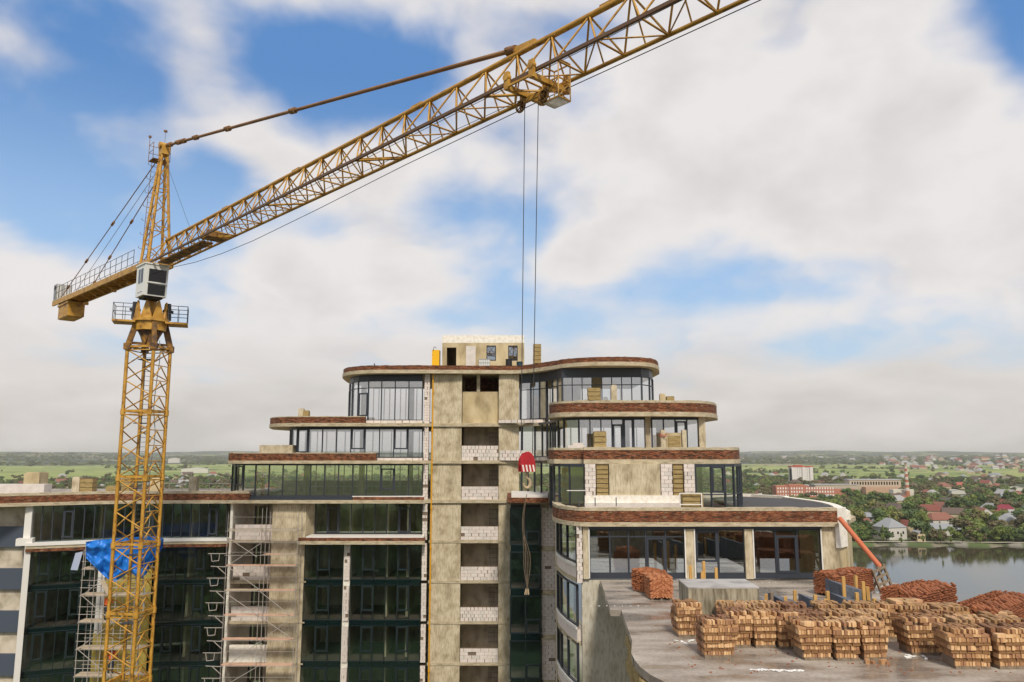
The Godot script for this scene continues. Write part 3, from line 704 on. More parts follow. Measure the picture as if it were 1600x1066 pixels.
func right_wing(b: Node3D, lv: Array, roof0: float) -> void:
	# ---- top storey: glazing swings forward from the core, turns a corner and rounds off at the right
	var c1 := bays(curve([V(0.64, 60.2), V(1.85, 59.4), V(2.93, 57.6), V(3.61, 55.7)], 0.2), 6)
	glaze(b, c1, 2.52, 5.45, {"trans": [4.83], "pane": "glass_high", "gap": {3: true}})
	var c2 := bays([V(3.61, 55.7), V(9.22, 55.3)], 8)
	glaze(b, c2, 2.52, 5.45, {"trans": [4.83], "pane": "glass_high", "gap": {3: true}})
	var c3 := bays(curve([V(9.22, 55.3), V(9.84, 56.0), V(10.37, 57.4), V(10.75, 59.5)], 0.1), 4)
	glaze(b, c3, 2.52, 5.45, {"trans": [4.83], "pane": "glass_high"})
	wall(b, c1 + c2.slice(1) + c3.slice(1), 5.45, roof0 - 0.003, 0.12, "frame", "header_panel")
	blocks(b, V(-1.03, 59.7), V(2.49, 58.6), lv[0][1], lv[0][1] + 0.24, 0.5, 0.24)
	blocks(b, V(-0.97, 59.8), V(2.63, 58.9), lv[1][1], 0.22, 0.45, 0.24)
	# ---- first tier: round-ended brick band
	var t1 := curve([V(2.82, 55.5), V(2.45, 52.5), V(2.44, 50.4), V(2.89, 48.9), V(4.15, 48.2), V(6.30, 48.0), V(9.44, 48.0), V(11.51, 48.4), V(12.73, 49.6), V(13.48, 51.4), V(14.21, 54)], 0.4)
	edge(b, t1 + [V(14, 70), V(4, 70)], 2.25, 2.52)
	parapet(b, inset(t1, 0.05), 2.525, 3.1, 0.35, 0.13)
	# second storey glazing below it
	var q1 := bays(curve([V(0.78, 60), V(1.92, 58.8), V(2.65, 56), V(2.97, 52), V(3.42, 50), V(4.22, 49.3)], 0.2), 9)
	glaze(b, q1, -0.3, 2.248, {"pane": "glass_mid", "top": 0.16})
	var q2 := bays([V(4.22, 49.3), V(8.34, 49.2)], 6)
	glaze(b, q2, -0.3, 2.248, {"pane": "glass_high", "top": 0.16, "sash": {3: [0.0, 1.75], 4: [0.0, 2.1]}})
	var q3 := bays([V(8.78, 49.2), V(11.76, 49.4)], 4)
	glaze(b, q3, -0.3, 2.248, {"pane": "glass_high", "top": 0.16, "sash": {2: [0.2, 1.95]}})
	wall(b, [V(8.35, 49.0), V(8.67, 49.0)], -0.35, 2.247, 0.4, "concrete", "column")
	wall(b, [V(11.75, 49.2), V(12.15, 49.2)], -0.35, 2.247, 0.45, "concrete", "column")
	var rear := Shape.new()
	for j in 11: rear.box(Vector3(3.2 + j * 0.95, 0.95, -68), Vector3(0.09, 2.6, 0.1))
	for j in 8: rear.box(Vector3(3.4 + j * 0.9, 4.2, -69.5), Vector3(0.09, 3.6, 0.1))
	part("rear_window_frame", rear, mats.white_trim, b)
	for q in [[5.6, 58.0], [8.6, 60.0], [10.2, 55.0]]: wall(b, [V(q[0], q[1]), V(q[0] + 0.4, q[1])], -0.35, 2.248, 0.4, "plaster", "column")
	wall(b, [V(3.6, 61), V(5.4, 61)], 2.52, roof0, 0.2, "plaster_tan", "room_wall")
	wall(b, [V(1.2, 64), V(3.0, 64)], 2.27, roof0, 0.2, "plaster", "room_wall")
	# ---- second tier
	var t2a := [V(2.59, 58), V(2.28, 50), V(2.20, 46.6), V(2.46, 45.9), V(4.15, 45.6)]
	var t2b := curve([V(4.09, 44.9), V(7.30, 44.9), V(10.61, 45.0), V(12.42, 45.2), V(13.13, 45.9), V(13.71, 47.4), V(14.51, 50)], 0.4)
	edge(b, t2a + t2b + [V(15.5, 66), V(4, 66)], -0.6, -0.35)
	parapet(b, inset(t2a, 0.05), -0.346, 0.2, 0.35, 0.1)
	parapet(b, inset(t2b, 0.05), -0.345, 0.2, 0.35, 0.13)
	# third storey: curved glazing, block piers, bare concrete, rounded glazing
	var y0 := -3.02; var y1 := -0.603
	var r1 := bays(curve([V(0.73, 59.9), V(2.12, 57)], 0.3), 3)
	glaze(b, r1, -3.4, y1, {"pane": "glass_mid"})
	var r2 := bays(curve([V(2.40, 49.5), V(2.44, 47.2), V(2.82, 45.9), V(3.48, 45.2), V(4.12, 45.0)], 0.2), 6)
	glaze(b, r2, -3.3, y1, {"pane": "glass_mid", "top": 0.16})
	blocks(b, V(4.11, 44.5), V(4.72, 44.5), -2.35, y1, 0.42, 0.21, 0.3)
	blocks(b, V(8.39, 44.5), V(9.04, 44.5), -2.35, y1, 0.42, 0.21, 0.3)
	blocks(b, V(9.69, 44.5), V(10.30, 44.5), -2.35, y1, 0.42, 0.21, 0.3)
	for q in [[932.0, 952.0], [1052.0, 1068.0]]:
		var xa: float = 4.77 if q[0] < 1000 else 9.10
		var xb: float = 5.45 if q[0] < 1000 else 9.67
		var bw := wall(b, [V(xa, 44.75), V(xb, 44.75)], -2.5, y1, 0.3, "brown_joint", "brown_block_wall")
		for i in 7: slabpiece("brown_block", Vector3((xa + xb) / 2, -2.33 + i * 0.255, -44.78), Vector3(xb - xa - 0.02, 0.215, 0.2), mats.brown_block, bw)
	var panel := wall(b, [V(5.49, 44.6), V(8.37, 44.6)], -2.5, y1, 0.4, "concrete", "concrete_wall")
	for i in 3: slabpiece("formwork_seam", Vector3([5.85, 6.68, 7.58][i], -1.5, -44.59), Vector3(0.03, 1.7, 0.02), mats.concrete_edge, panel)
	wall(b, [V(4.09, 44.45), V(10.25, 44.45)], -2.75, -2.35, 0.3, "whitewash", "plastered_plinth")
	wall(b, [V(4.07, 44.3), V(10.29, 44.3)], -3.4, -2.752, 0.5, "block_2", "grey_plinth")
	var r3 := bays(curve([V(10.34, 44.5), V(11.55, 44.6), V(12.52, 45.1), V(13.29, 46.4), V(14.05, 48.5)], 0.2), 7)
	glaze(b, r3, -3.15, y1, {"pane": "glass_mid", "top": 0.16, "sash": {1: [-2.15, -0.8]}, "trans": [-2.3]})
	wall(b, inset(r3, -0.01), -3.4, -3.153, 0.2, "frame", "base_panel")
	wall(b, [V(3.4, 54), V(13, 54)], -3.4, y1, 0.2, "inner_wall", "room_wall")
	for q in [5.0, 8.0, 10.6]: wall(b, [V(q, 47), V(q + 0.2, 47)], -3.4, y1, 6.5, "inner_wall", "partition_wall")
	# glass balustrade on short steel posts
	var bal := Shape.new()
	for q in [Vector3(3.57, -2.68, -42.2), Vector3(4.42, -2.68, -42.2), Vector3(5.54, -2.68, -42.2)]: bal.box(q + UP * 0.12, Vector3(0.05, 0.45, 0.05))
	part("balustrade_post", bal, mats.rail_steel, b)
	part("balcony_rail", Shape.new().tube(Vector3(3.07, -2.07, -44.2), Vector3(4.02, -2.04, -43.6), 0.03, 5), mats.white_trim, b)
	# ---- third tier: the long straight brick band over the terrace
	var t3 := curve([V(2.72, 52), V(2.37, 47.5), V(2.35, 45), V(2.62, 43.4), V(3.13, 42.3), V(3.57, 41.8)], 0.4) + [V(4.36, 41.7), V(10.07, 41.7), V(17.08, 41.7)]
	edge(b, t3 + [V(17.86, 42.6), V(19.6, 45.4), V(20.8, 50), V(20.6, 56), V(16, 62), V(4, 64)], -3.8, -3.58)
	parapet(b, inset(t3, 0.05), -3.575, -2.98, 0.4, 0.14)
	edge(b, inset(t3, 0.45) + [V(17.70, 43), V(19.2, 45.4), V(20.4, 50), V(20.2, 56), V(16, 61.5), V(4, 63)], -3.576, -3.42, "roof_screed")
	edge(b, [V(13.19, 45.6), V(18.34, 46.6), V(19.6, 48.4), V(20.1, 52), V(19.7, 56.2), V(17, 59.6), V(14.6, 58)], -3.418, -3.2, "roof_felt")
	wall(b, curve([V(18.3, 43.0), V(19.0, 45.4), V(19.9, 48.5), V(20.3, 52), V(19.9, 57)], 0.6), -3.57, -3.1, 0.5, "whitewash", "white_parapet")
	wall(b, [V(19.9, 57), V(18.3, 60), V(15, 62)], -3.57, -3.05, 0.4, "whitewash", "white_parapet")
	wall(b, [V(17.11, 41.72), V(17.90, 42.6)], -4.9, -2.86, 0.2, "whitewash", "white_fascia")
	wall(b, [V(17.08, 41.9), V(17.77, 42.6)], -6.5, -4.902, 0.2, "plaster_tan", "concrete_fascia")
	wall(b, [V(17.84, 42.62), V(19.4, 45.6), V(20.4, 50), V(20, 57)], -EYE, -3.802, 0.3, "plaster_tan", "end_wall")
	# ---- terrace storey: three glazed openings between concrete columns
	var ya := -6.5; var yb := -3.803
	for q in [[3.73, 4.03], [9.10, 9.57], [12.22, 12.62], [16.25, 17.12]]:
		wall(b, [V(q[0], 41.95), V(q[1], 41.95)], ya, yb, 0.4, "concrete", "column")
	blocks(b, V(3.39, 41.98), V(3.71, 41.98), -6.7, yb, 0.28, 0.2, 0.3)
	glaze(b, [V(4.08, 42.15), V(5.15, 42.15), V(6.13, 42.15), V(7.04, 42.15), V(8.09, 42.15), V(9.10, 42.15)], ya, yb - 0.14, {"pane": "glass_terrace", "low": 0.3, "sash": {3: [-6.15, -4.45]}, "w": 0.08, "trans": [-4.36]})
	glaze(b, [V(9.63, 42.15), V(10.85, 42.15), V(12.23, 42.15)], ya, yb - 0.14, {"pane": "glass_terrace", "low": 0.3, "sash": {0: [-5.6, -4.1]}, "w": 0.09})
	glaze(b, [V(12.73, 42.15), V(13.88, 42.15), V(15.02, 42.15), V(16.27, 42.15)], ya, yb - 0.14, {"pane": "glass_terrace", "low": 0.3, "sash": {1: [-6.15, -4.35]}, "w": 0.08})
	wall(b, [V(4.03, 41.9), V(16.27, 41.9)], yb - 0.139, yb - 0.002, 0.3, "frame", "header_panel")
	for q in [4.04, 9.58, 12.66, 16.23, 9.08]: slabpiece("foam_seal", Vector3(q, (ya + yb) / 2, -41.93), Vector3(0.06, yb - ya - 0.1, 0.03), mats.white_trim, b)
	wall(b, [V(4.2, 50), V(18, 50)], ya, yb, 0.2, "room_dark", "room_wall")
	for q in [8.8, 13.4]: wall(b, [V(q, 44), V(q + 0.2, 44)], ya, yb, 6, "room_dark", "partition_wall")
	# ---- terrace deck with its notched, curving left edge
	var yt := -6.55
	var deck := [V(4.57, 41.9), V(4.57, 41.1), V(4.16, 34.2), V(4.62, 34.2), V(4.24, 28.7), V(4.1, 27.9), V(3.95, 27.0), V(3.93, 26.2), V(3.97, 25.3), V(4.15, 24.4), V(4.5, 23.5), V(5.2, 22.4), V(6.2, 21.4), V(7.6, 20.2), V(9, 18), V(22, 16), V(21.4, 24), V(20.2, 31), V(20.0, 36), V(19.6, 41), V(18.4, 42.3), V(18, 42.6)]
	part("terrace_deck", Shape.new().prism(deck, yt - 0.26, yt), mats.terrace_concrete, b)
	var under := [V(7.4, 41.8), V(7.4, 31.2), V(4.5, 30.8), V(4.42, 28.4), V(4.2, 27), V(4.1, 26), V(4.35, 24.4), V(5.2, 22.8), V(8.4, 20.6), V(9.8, 18.6), V(21.4, 16.6), V(19.6, 41), V(17.8, 42.4)]
	part("terrace_base", Shape.new().prism(under, -EYE, yt - 0.262), mats.concrete_flank, b)
	var stones := Shape.new()
	for i in 9:
		for j in 3:
			var d := 30.6 - i * 0.72
			var x := 4.46 - clampf((30.6 - d) * 0.07, 0.0, 0.36)
			stones.box(Vector3(x - 0.06, yt - 0.5 - j * 0.42, -d + (j % 2) * 0.3), Vector3(rng.randf_range(0.1, 0.22), 0.36, 0.6), Basis(UP, rng.randf_range(-0.12, 0.12)))
	part("rough_block_facing", stones, mats.brown_block, b, "stuff")
	part("ledge", Shape.new().prism([V(4.0, 30), V(4.5, 30), V(4.0, 24), V(3.3, 24)], -8.8, -8.55), mats.concrete_edge, b)
	part("ledge_brickwork", Shape.new().prism([V(4.05, 29.7), V(4.5, 29.7), V(4.0, 24.2), V(3.4, 24.2)], -12, -8.802), mats.red_brick, b)
	wall(b, [V(3.65, 42.1), V(8.63, 42.1)], -EYE, -6.56, 0.3, "concrete_flank", "flank_wall")
	# ---- bowed left flank of the terrace storeys with its stacked windows
	var bow := curve([V(2.88, 53), V(2.69, 49.5), V(2.72, 46.6), V(2.98, 44.4), V(3.43, 42.4)], 0.35)
	var win := bow.slice(int(bow.size() * 0.52), bow.size())
	for k in 5:
		var top := yb - 0.003 - k * 2.92 - (0.12 if k else 0.0)
		var sill := top - (1.95 if k == 0 else 2.1)
		glaze(b, bays(win, 3), sill, top, {"pane": "glass_low", "w": 0.08})
		wall(b, bow.slice(0, int(bow.size() * 0.52) + 1), sill - 0.9, top, 0.3, "plaster", "bowed_wall")
		wall(b, inset(win, -0.02), sill - 0.75, sill - 0.003, 0.3, "block_1", "block_apron")
		wall(b, inset(win, -0.1), sill - 0.17, sill - 0.01, 0.25, "white_trim", "sill")
		wall(b, inset(bow, -0.05), sill - 0.98, sill - 0.755, 0.4, "concrete_edge", "floor_edge")
	# ---- glazed bay and block infill between the core and the bowed flank
	part("canopy", Shape.new().prism([V(-0.30, 53.2), V(2.45, 53.2), V(2.67, 58), V(-0.34, 60)], -3.29, -2.96), mats.red_brick, b)
	part("canopy_top", Shape.new().prism([V(-0.04, 53.4), V(2.41, 53.4), V(2.62, 58), V(-0.05, 60)], -2.96 + 0.003, -2.83 + 0.02), mats.white_trim, b)
	for k in 5:
		var top := -3.75 - 2.92 * k; var bot := top - 2.5
		var p := [V(-0.11, 55), V(0.91, 55), V(1.96, 55)]
		glaze(b, p, bot, top, {"mat": "frame_teal", "pane": "glass_low", "w": 0.09, "sash": {1: [bot + 0.06, bot + 0.9]}})
		for q in 2: slabpiece("spandrel_panel", Vector3((p[q].x + p[q + 1].x) / 2, bot - 0.21, -54.97), Vector3(0.98, 0.4, 0.06), mats.spandrel, b)
		wall(b, [V(-0.1, 58.5), V(2.1, 58.5)], bot - 0.42, top, 0.2, "frame_teal", "room_wall")
		edge(b, [V(-0.1, 55.1), V(2.1, 55.1), V(2.1, 58.5), V(-0.1, 58.5)], bot - 0.3, bot - 0.1, "room_dark")
		blocks(b, V(2.03, 55.2), V(3.36, 55.2), bot - 0.12, top, 0.45, 0.2, 0.3, true, 0.04)
		wall(b, [V(2.01, 55.1), V(3.40, 55.1)], bot - 0.4, bot - 0.125, 0.4, "concrete_edge", "floor_edge")

func roof_things(b: Node3D) -> void:
	# lift house on the roof, plastered, with a doorway and two windows
	var y0 := 6.38; var yt: float = 9.40
	var xs := [-5.60, -5.24, -4.47, -2.05, -1.28, -0.31, 0.46, 0.98]
	for q in [[0, 1], [2, 3], [4, 5], [6, 7]]: wall(b, [V(xs[q[0]], 62), V(xs[q[1]], 62)], y0, yt - 0.62, 0.3, "plaster_tan", "lift_house_wall")
	wall(b, [V(xs[1], 62), V(xs[2], 62)], 8.41, yt - 0.62, 0.298, "plaster_tan", "lift_house_wall")
	for q in [3, 5]: wall(b, [V(xs[q], 62), V(xs[q + 1], 62)], y0, 7.33, 0.297, "plaster_tan", "lift_house_wall")
	for q in [3, 5]: wall(b, [V(xs[q], 62), V(xs[q + 1], 62)], 8.57, yt - 0.62, 0.296, "plaster_tan", "lift_house_wall")
	wall(b, [V(xs[0], 61.99), V(xs[7], 61.99)], yt - 0.62, yt, 0.32, "whitewash", "white_band")
	part("lift_house_body", Shape.new().prism([V(xs[0], 62.33), V(xs[7], 62.33), V(xs[7], 66), V(xs[0], 66)], yt - 0.3, yt - 0.02), mats.roof_screed, b)
	for q in [xs[0], xs[7] - 0.3]: part("lift_house_wall", Shape.new().prism([V(q, 62.32), V(q + 0.3, 62.32), V(q + 0.3, 66), V(q, 66)], y0, yt - 0.302), mats.plaster_tan, b)
	wall(b, [V(xs[0], 66), V(xs[7], 66)], y0, yt - 0.302, 0.2, "plaster_tan", "lift_house_wall")
	wall(b, [V(-3.69, 61.97), V(-2.92, 61.97)], y0, 8.52, 0.05, "block_2", "blocked_doorway")
	for q in [3, 5]: glaze(b, [V(xs[q] + 0.02, 62.08), V(xs[q + 1] - 0.02, 62.08)], 7.33, 8.57, {"pane": "glass_high", "w": 0.1})
	# vent shafts on the roofs and terraces
	brown_shaft(b, 1.97, 6.36, 61, 0.62, 2.15, 7)
	brown_shaft(b, 5.26, 2.53, 50, 0.78, 1.62, 6)
	concrete_shaft(b, 6.54, 2.53, 50, 0.36, 1.75)
	concrete_shaft(b, 9.94, 2.53, 51.5, 0.36, 1.3, "plaster_tan")
	brown_shaft(b, 10.47, 2.53, 51.8, 0.5, 1.2, 4)
	brown_shaft(b, 5.19, -0.34, 46.4, 0.72, 1.62, 5)
	part("white_plinth", Shape.new().box(Vector3(5.15, 0.25, -46.2), Vector3(0.78, 0.22, 0.7)), mats.whitewash, b)
	var tall := wall(b, [V(8.86, 46.4), V(10.30, 46.4)], -0.34, 1.2, 0.5, "plaster_tan", "vent_wall")
	for q in [8.91, 10.16]: slabpiece("vent_post", Vector3(q, 0.5, -46.35), Vector3(0.26, 1.72, 0.3), mats.concrete, tall)
	slabpiece("vent_infill", Vector3(9.59, 0.55, -46.37), Vector3(0.7, 0.95, 0.04), mats.brown_block, tall)
	var mark := Shape.new()
	for q in [[1029, 681, 1044, 679], [1031, 677, 1034, 684], [1034, 679, 1039, 683], [1039, 683, 1041, 677]]: mark.bar(at(q[0], q[1], 46.1), at(q[2], q[3], 46.1), 0.05, 0.02)
	part("red_paint_mark", mark, mats.paint_red, tall)
	brown_shaft(b, 9.68, -3.4, 42.8, 1.1, 1.28, 3)
	var fr := Shape.new()
	var xa: float = 8.95; var xb: float = 10.11
	for q in [xa, xb]: fr.box(Vector3(q, -2.75, -42.3), Vector3(0.05, 1.3, 0.06))
	for q in [-2.12, -2.7]: fr.box(Vector3((xa + xb) / 2, q, -42.3), Vector3(xb - xa, 0.05, 0.05))
	fr.box(Vector3((xa + xb) / 2, -3.3, -42.3), Vector3(xb - xa, 0.22, 0.08))
	part("white_shutter_frame", fr, mats.white_trim, b)
	concrete_shaft(b, -16.71, 2.3, 62, 0.42, 1.15)
	concrete_shaft(b, -16.31, 2.3, 62, 0.45, 1.0, "brown_block")
	part("concrete_upstand", Shape.new().box(Vector3(-18.20, 0.26, -60.6) + Vector3(0, 0, -0.6), Vector3(2.55, 0.72, 1.2)), mats.concrete, b)
	part("plinth_course", Shape.new().box(Vector3(3.83, 0.39, -47) , Vector3(1.0, 0.16, 0.4)).box(Vector3(3.94, 0.54, -47), Vector3(0.6, 0.14, 0.4)), mats.block_1, b)
	# left roof: board upstand, shafts and rails
	part("board_upstand", Shape.new().box(Vector3(-37.91, -2.76, -60) + Vector3(0, 0, -0.5), Vector3(4.9, 0.85, 1.0)), mats.block_2, b)
	concrete_shaft(b, -37.33, -3.28, 62, 1.2, 1.75, "plaster_tan")
	concrete_shaft(b, -33.50, -3.28, 61, 0.55, 1.42)
	brown_shaft(b, -32.77, -3.28, 61.2, 1.0, 1.35, 4)
	concrete_shaft(b, -30.96, -3.28, 61.5, 0.8, 0.72, "brown_block")
	brown_shaft(b, -30.08, -3.28, 62, 0.66, 1.4, 4)
	concrete_shaft(b, -27.78, -3.28, 62, 0.8, 1.3, "plaster_tan")
	concrete_shaft(b, -24.52, -3.28, 61, 0.58, 1.45)
	var rl := Shape.new()
	for i in 9: rl.tube(Vector3(-30 + i * 1.05, -3.28, -62), Vector3(-30 + i * 1.05, -2.35, -62), 0.025, 4)
	rl.tube(Vector3(-30, -2.35, -62), Vector3(-21.6, -2.35, -62), 0.025, 4); rl.tube(Vector3(-30, -2.8, -62), Vector3(-21.6, -2.8, -62), 0.02, 4)
	part("roof_rail", rl, mats.scaffold_steel, b)

func at(px: float, py: float, d: float) -> Vector3:   # a sight line from the drone cut at distance d: for measured points
	var u := (px - 800.0) / 1217.0; var w := (533.0 - py) / 1217.0
	var k := d / (cos(0.14312) - w * sin(0.14312))
	return Vector3(k * u, k * (sin(0.14312) + w * cos(0.14312)), -d)

func neighbour() -> void:
	var b := thing("neighbour_building", "grey and blue banded apartment building cut off by the left edge", "building", Vector3(-44, -EYE, -58))
	var x1: float = -34.83
	var y: float = -3.9
	part("wall", Shape.new().prism([V(-52, 57.6), V(x1, 57.6), V(x1, 68), V(-52, 68)], -EYE, -3.75), mats.plaster, b)
	for k in 8:
		var s := Shape.new()
		s.box(Vector3((x1 - 52) / 2, -5.95 - k * 2.92, -57.5), Vector3(x1 + 52, 1.45, 0.3))
		part("balcony_front", s, mats.panel_blue, b)
		slabpiece("window", Vector3(x1 - 3.2, -4.5 - k * 2.92, -57.58), Vector3(1.6, 1.3, 0.08), mats.dark_glass, b)
# ---------------------------------------------------------------- tower crane
const AXIS := Vector3(-23.5, 0, -50)
const JIB := Vector3(0.688, 0, 0.7257)      # along the jib, towards the viewer's right
const ACROSS := Vector3(0.7257, 0, -0.688)
const JY := 12.15

func cp(s: float, t: float, y: float) -> Vector3: return AXIS + JIB * s + ACROSS * t + UP * y

func crane() -> void:
	var c := thing("tower_crane", "tall yellow lattice tower crane with its long jib reaching over the building", "crane", Vector3(-23.5, -EYE, -50))
	var paint: Material = mats.crane_paint
	var leg := []
	for q in [Vector3(0.593, 0, 0.803), Vector3(0.803, 0, -0.593), Vector3(-0.593, 0, -0.803), Vector3(-0.803, 0, 0.593)]: leg.append(AXIS + q * 1.29)
	for q in leg: rod("mast_leg", q + UP * -EYE, q + UP * 6.9, 0.11, paint, c)
	for k in 12:
		var y1 := 6.75 - 4.1 * k
		var y0 := maxf(y1 - 4.1, -EYE)
		var s := Shape.new()
		for i in 4:
			var a: Vector3 = leg[i]; var b: Vector3 = leg[(i + 1) % 4]
			s.bar(a + UP * y1, b + UP * y1, 0.1, 0.14); s.bar(a + UP * (y1 - 0.22), b + UP * (y1 - 0.22), 0.06, 0.06)
			s.tube(a + UP * (y1 - 0.25), a + UP * (y1 + 0.1), 0.16, 8)
		var sec := part("mast_section", s, paint, c)
		if k > 6: continue
		for i in 4:
			var a: Vector3 = leg[i]; var b: Vector3 = leg[(i + 1) % 4]
			if i > 0:   # wide zigzag
				for j in 2:
					var h := y1 - 0.22 - j * 1.94
					rod("mast_brace", a + UP * h, b + UP * (h - 0.97), 0.04, paint, sec); rod("mast_brace", b + UP * (h - 0.97), a + UP * (h - 1.9), 0.04, paint, sec)
			else:            # short rungs and A shapes
				for j in 4:
					var h := y1 - 0.22 - j * 0.97
					var m := (a + b) / 2 + UP * (h - 0.06)
					if j: rod("mast_rung", a + UP * h, b + UP * h, 0.032, paint, sec)
					rod("mast_brace", m, a + UP * (h - 0.95), 0.042, paint, sec); rod("mast_brace", m, b + UP * (h - 0.95), 0.042, paint, sec)
	var lad := Shape.new()
	for q in [-0.2, 0.2]: lad.tube(cp(0.1, q, -20), cp(0.1, q, 6.9), 0.022, 4)
	for k in 88: lad.tube(cp(0.1, -0.2, -20 + k * 0.3), cp(0.1, 0.2, -20 + k * 0.3), 0.014, 4)
	for k in 7:
		var q := 6.0 - k * 4.1
		lad.box(cp(-0.25, 0, q), Vector3(0.9, 0.05, 0.7))
	part("mast_ladder", lad, mats.rail_steel, c)
	var wire := Shape.new()
	var wp := []
	for k in 40: wp.append(cp(0.75 + 0.06 * sin(k * 1.7), 0.35 + 0.09 * sin(k * 0.9), 7.2 - k * 0.72))
	wire.path(wp, 0.03, 4)
	part("power_cable", wire, mats.box_grey, c)
	# slewing unit: splayed legs, ring, gussets, platform
	var s := Shape.new()
	for i in 4:
		var a: Vector3 = leg[i]
		var d: Vector3 = (a - AXIS)
		var t := AXIS + d * 0.68
		s.bar(a + UP * 6.75, t + UP * 8.3, 0.26, 0.34)
		s.box(a + UP * 6.75, Vector3(0.4, 0.4, 0.4), Basis(UP, 0.2))
		var e: Vector3 = AXIS + (leg[(i + 1) % 4] - AXIS) * 0.68
		var low: Vector3 = (a + leg[(i + 1) % 4]) / 2 * 0.55 + AXIS * 0.45 + UP * 7.0
		s.tri(t + UP * 8.3, low, e + UP * 8.3); s.tri(t + UP * 8.3, AXIS + UP * 7.6, low); s.tri(low, AXIS + UP * 7.6, e + UP * 8.3)
	s.tube(AXIS + UP * 6.9, AXIS + UP * 7.8, 0.3, 12, 0.75)
	for i in 2: s.bar(leg[i] + UP * 7.0, leg[i + 2] + UP * 7.0, 0.12, 0.16)
	part("slewing_pedestal", s, mats.crane_rust, c)
	s = Shape.new()
	s.tube(AXIS + UP * 7.85, AXIS + UP * 8.42, 0.92, 24, 1.0); s.tube(AXIS + UP * 8.42, AXIS + UP * 8.62, 1.12, 24)
	for i in 8:
		var d := Vector3.RIGHT.rotated(UP, TAU * i / 8 + 0.1)
		var x := d.cross(UP)
		s.hexa([AXIS + d * 0.98 - x * 0.36 + UP * 8.6, AXIS + d * 0.84 - x * 0.36 + UP * 8.6, AXIS + d * 0.84 + x * 0.36 + UP * 8.6, AXIS + d * 0.98 + x * 0.36 + UP * 8.6, AXIS + d * 0.95 - x * 0.05 + UP * 9.75, AXIS + d * 0.86 - x * 0.05 + UP * 9.75, AXIS + d * 0.86 + x * 0.05 + UP * 9.75, AXIS + d * 0.95 + x * 0.05 + UP * 9.75])
	s.tube(AXIS + UP * 8.6, AXIS + UP * 9.9, 0.3, 10)
	part("slewing_ring", s, paint, c)
	part("jib_seat", Shape.new().tube(AXIS + UP * 11.6, AXIS + UP * 12.1, 0.6, 10), paint, c)
	var side := Vector3(0.93, 0, -0.36)
	for k in [-1.0, 1.0]:
		s = Shape.new()
		var m: Vector3 = AXIS + side * k * 1.55 + UP * 8.36
		var bs := Basis(side, UP, side.cross(UP))
		s.box(m, Vector3(1.35, 0.12, 1.5), bs)
		var pl := part("platform", s, paint, c)
		s = Shape.new()
		var z := side.cross(UP)
		var cor := [m + side * k * -0.5 + z * 0.72, m + side * k * 0.64 + z * 0.72, m + side * k * 0.64 - z * 0.72, m + side * k * -0.5 - z * 0.72]
		for j in 4:
			s.tube(cor[j], cor[j] + UP * 1.15, 0.025, 4)
			if j < 3:
				for h in [0.6, 1.12]: s.tube(cor[j] + UP * h, cor[j + 1] + UP * h, 0.022, 4)
				s.tube((cor[j] + cor[j + 1]) / 2, (cor[j] + cor[j + 1]) / 2 + UP * 1.12, 0.02, 4)
		part("railing", s, mats.rail_steel, pl)
	s = Shape.new()
	for k in [-1.0, 1.0]: s.tube(AXIS + side * k * 1.0 + UP * 8.6, AXIS + side * k * 0.95 + UP * 9.7, 0.2, 10); s.box(AXIS + side * k * 0.98 + UP * 9.2, Vector3(0.5, 0.16, 0.5))
	part("slewing_motor", s, mats.dark_rubber, c)
	# cab
	var cb := Basis(ACROSS, UP, JIB)
	var cm := cp(0.75, -0.35, 10.92)
	s = Shape.new()
	var w := 0.72; var h := 1.0; var l := 0.78
	var crn := func(x: float, y: float, z: float) -> Vector3: return cm + ACROSS * x + UP * y + JIB * z
	s.hexa([crn.call(-w, -h, l - 0.12), crn.call(w, -h, l - 0.12), crn.call(w, -h, -l), crn.call(-w, -h, -l), crn.call(-w, h, l + 0.02), crn.call(w, h, l + 0.02), crn.call(w, h, -l), crn.call(-w, h, -l)])
	s.box(crn.call(0, h + 0.04, 0), Vector3(1.56, 0.08, 1.7), cb)
	var cab := part("cab", s, mats.cab_white, c)
	slabpiece("cab_window", crn.call(0.06, 0.28, l - 0.012), Vector3(1.06, 0.86, 0.03), mats.dark_glass, cab, Basis(ACROSS, (UP + JIB * 0.07).normalized(), (JIB - UP * 0.07).normalized()))
	slabpiece("cab_window", crn.call(0.06, -0.58, l - 0.072), Vector3(1.06, 0.66, 0.03), mats.dark_glass, cab, Basis(ACROSS, (UP + JIB * 0.07).normalized(), (JIB - UP * 0.07).normalized()))
	slabpiece("cab_window", crn.call(-w - 0.004, 0.3, 0.05), Vector3(0.03, 0.9, 0.8), mats.dark_glass, cab, cb)
	s = Shape.new()
	s.box(crn.call(-w - 0.01, 0.3, 0.05), Vector3(0.02, 1.02, 0.06), cb); s.box(crn.call(0.06, -0.16, l + 0.0), Vector3(1.2, 0.08, 0.05), cb)
	s.box(crn.call(-w - 0.01, -0.72, 0.05), Vector3(0.03, 0.05, 0.9), cb)
	part("cab_trim", s, mats.cab_white, cab)
	part("cab_underside", Shape.new().box(crn.call(0, -h - 0.06, -0.1), Vector3(1.1, 0.12, 1.1), cb), mats.dark_rubber, cab)
	# tower head
	var top := cp(0.35, 0, 19.9)
	var foot := []
	for q in [[-1, -1], [1, -1], [1, 1], [-1, 1]]: foot.append(cp(q[0] * 0.75, q[1] * 0.68, 12.1))
	s = Shape.new()
	for i in 4: s.bar(foot[i], top + (foot[i] - AXIS - UP * 12.1) * 0.24 - UP * 0.1, 0.14, 0.14)
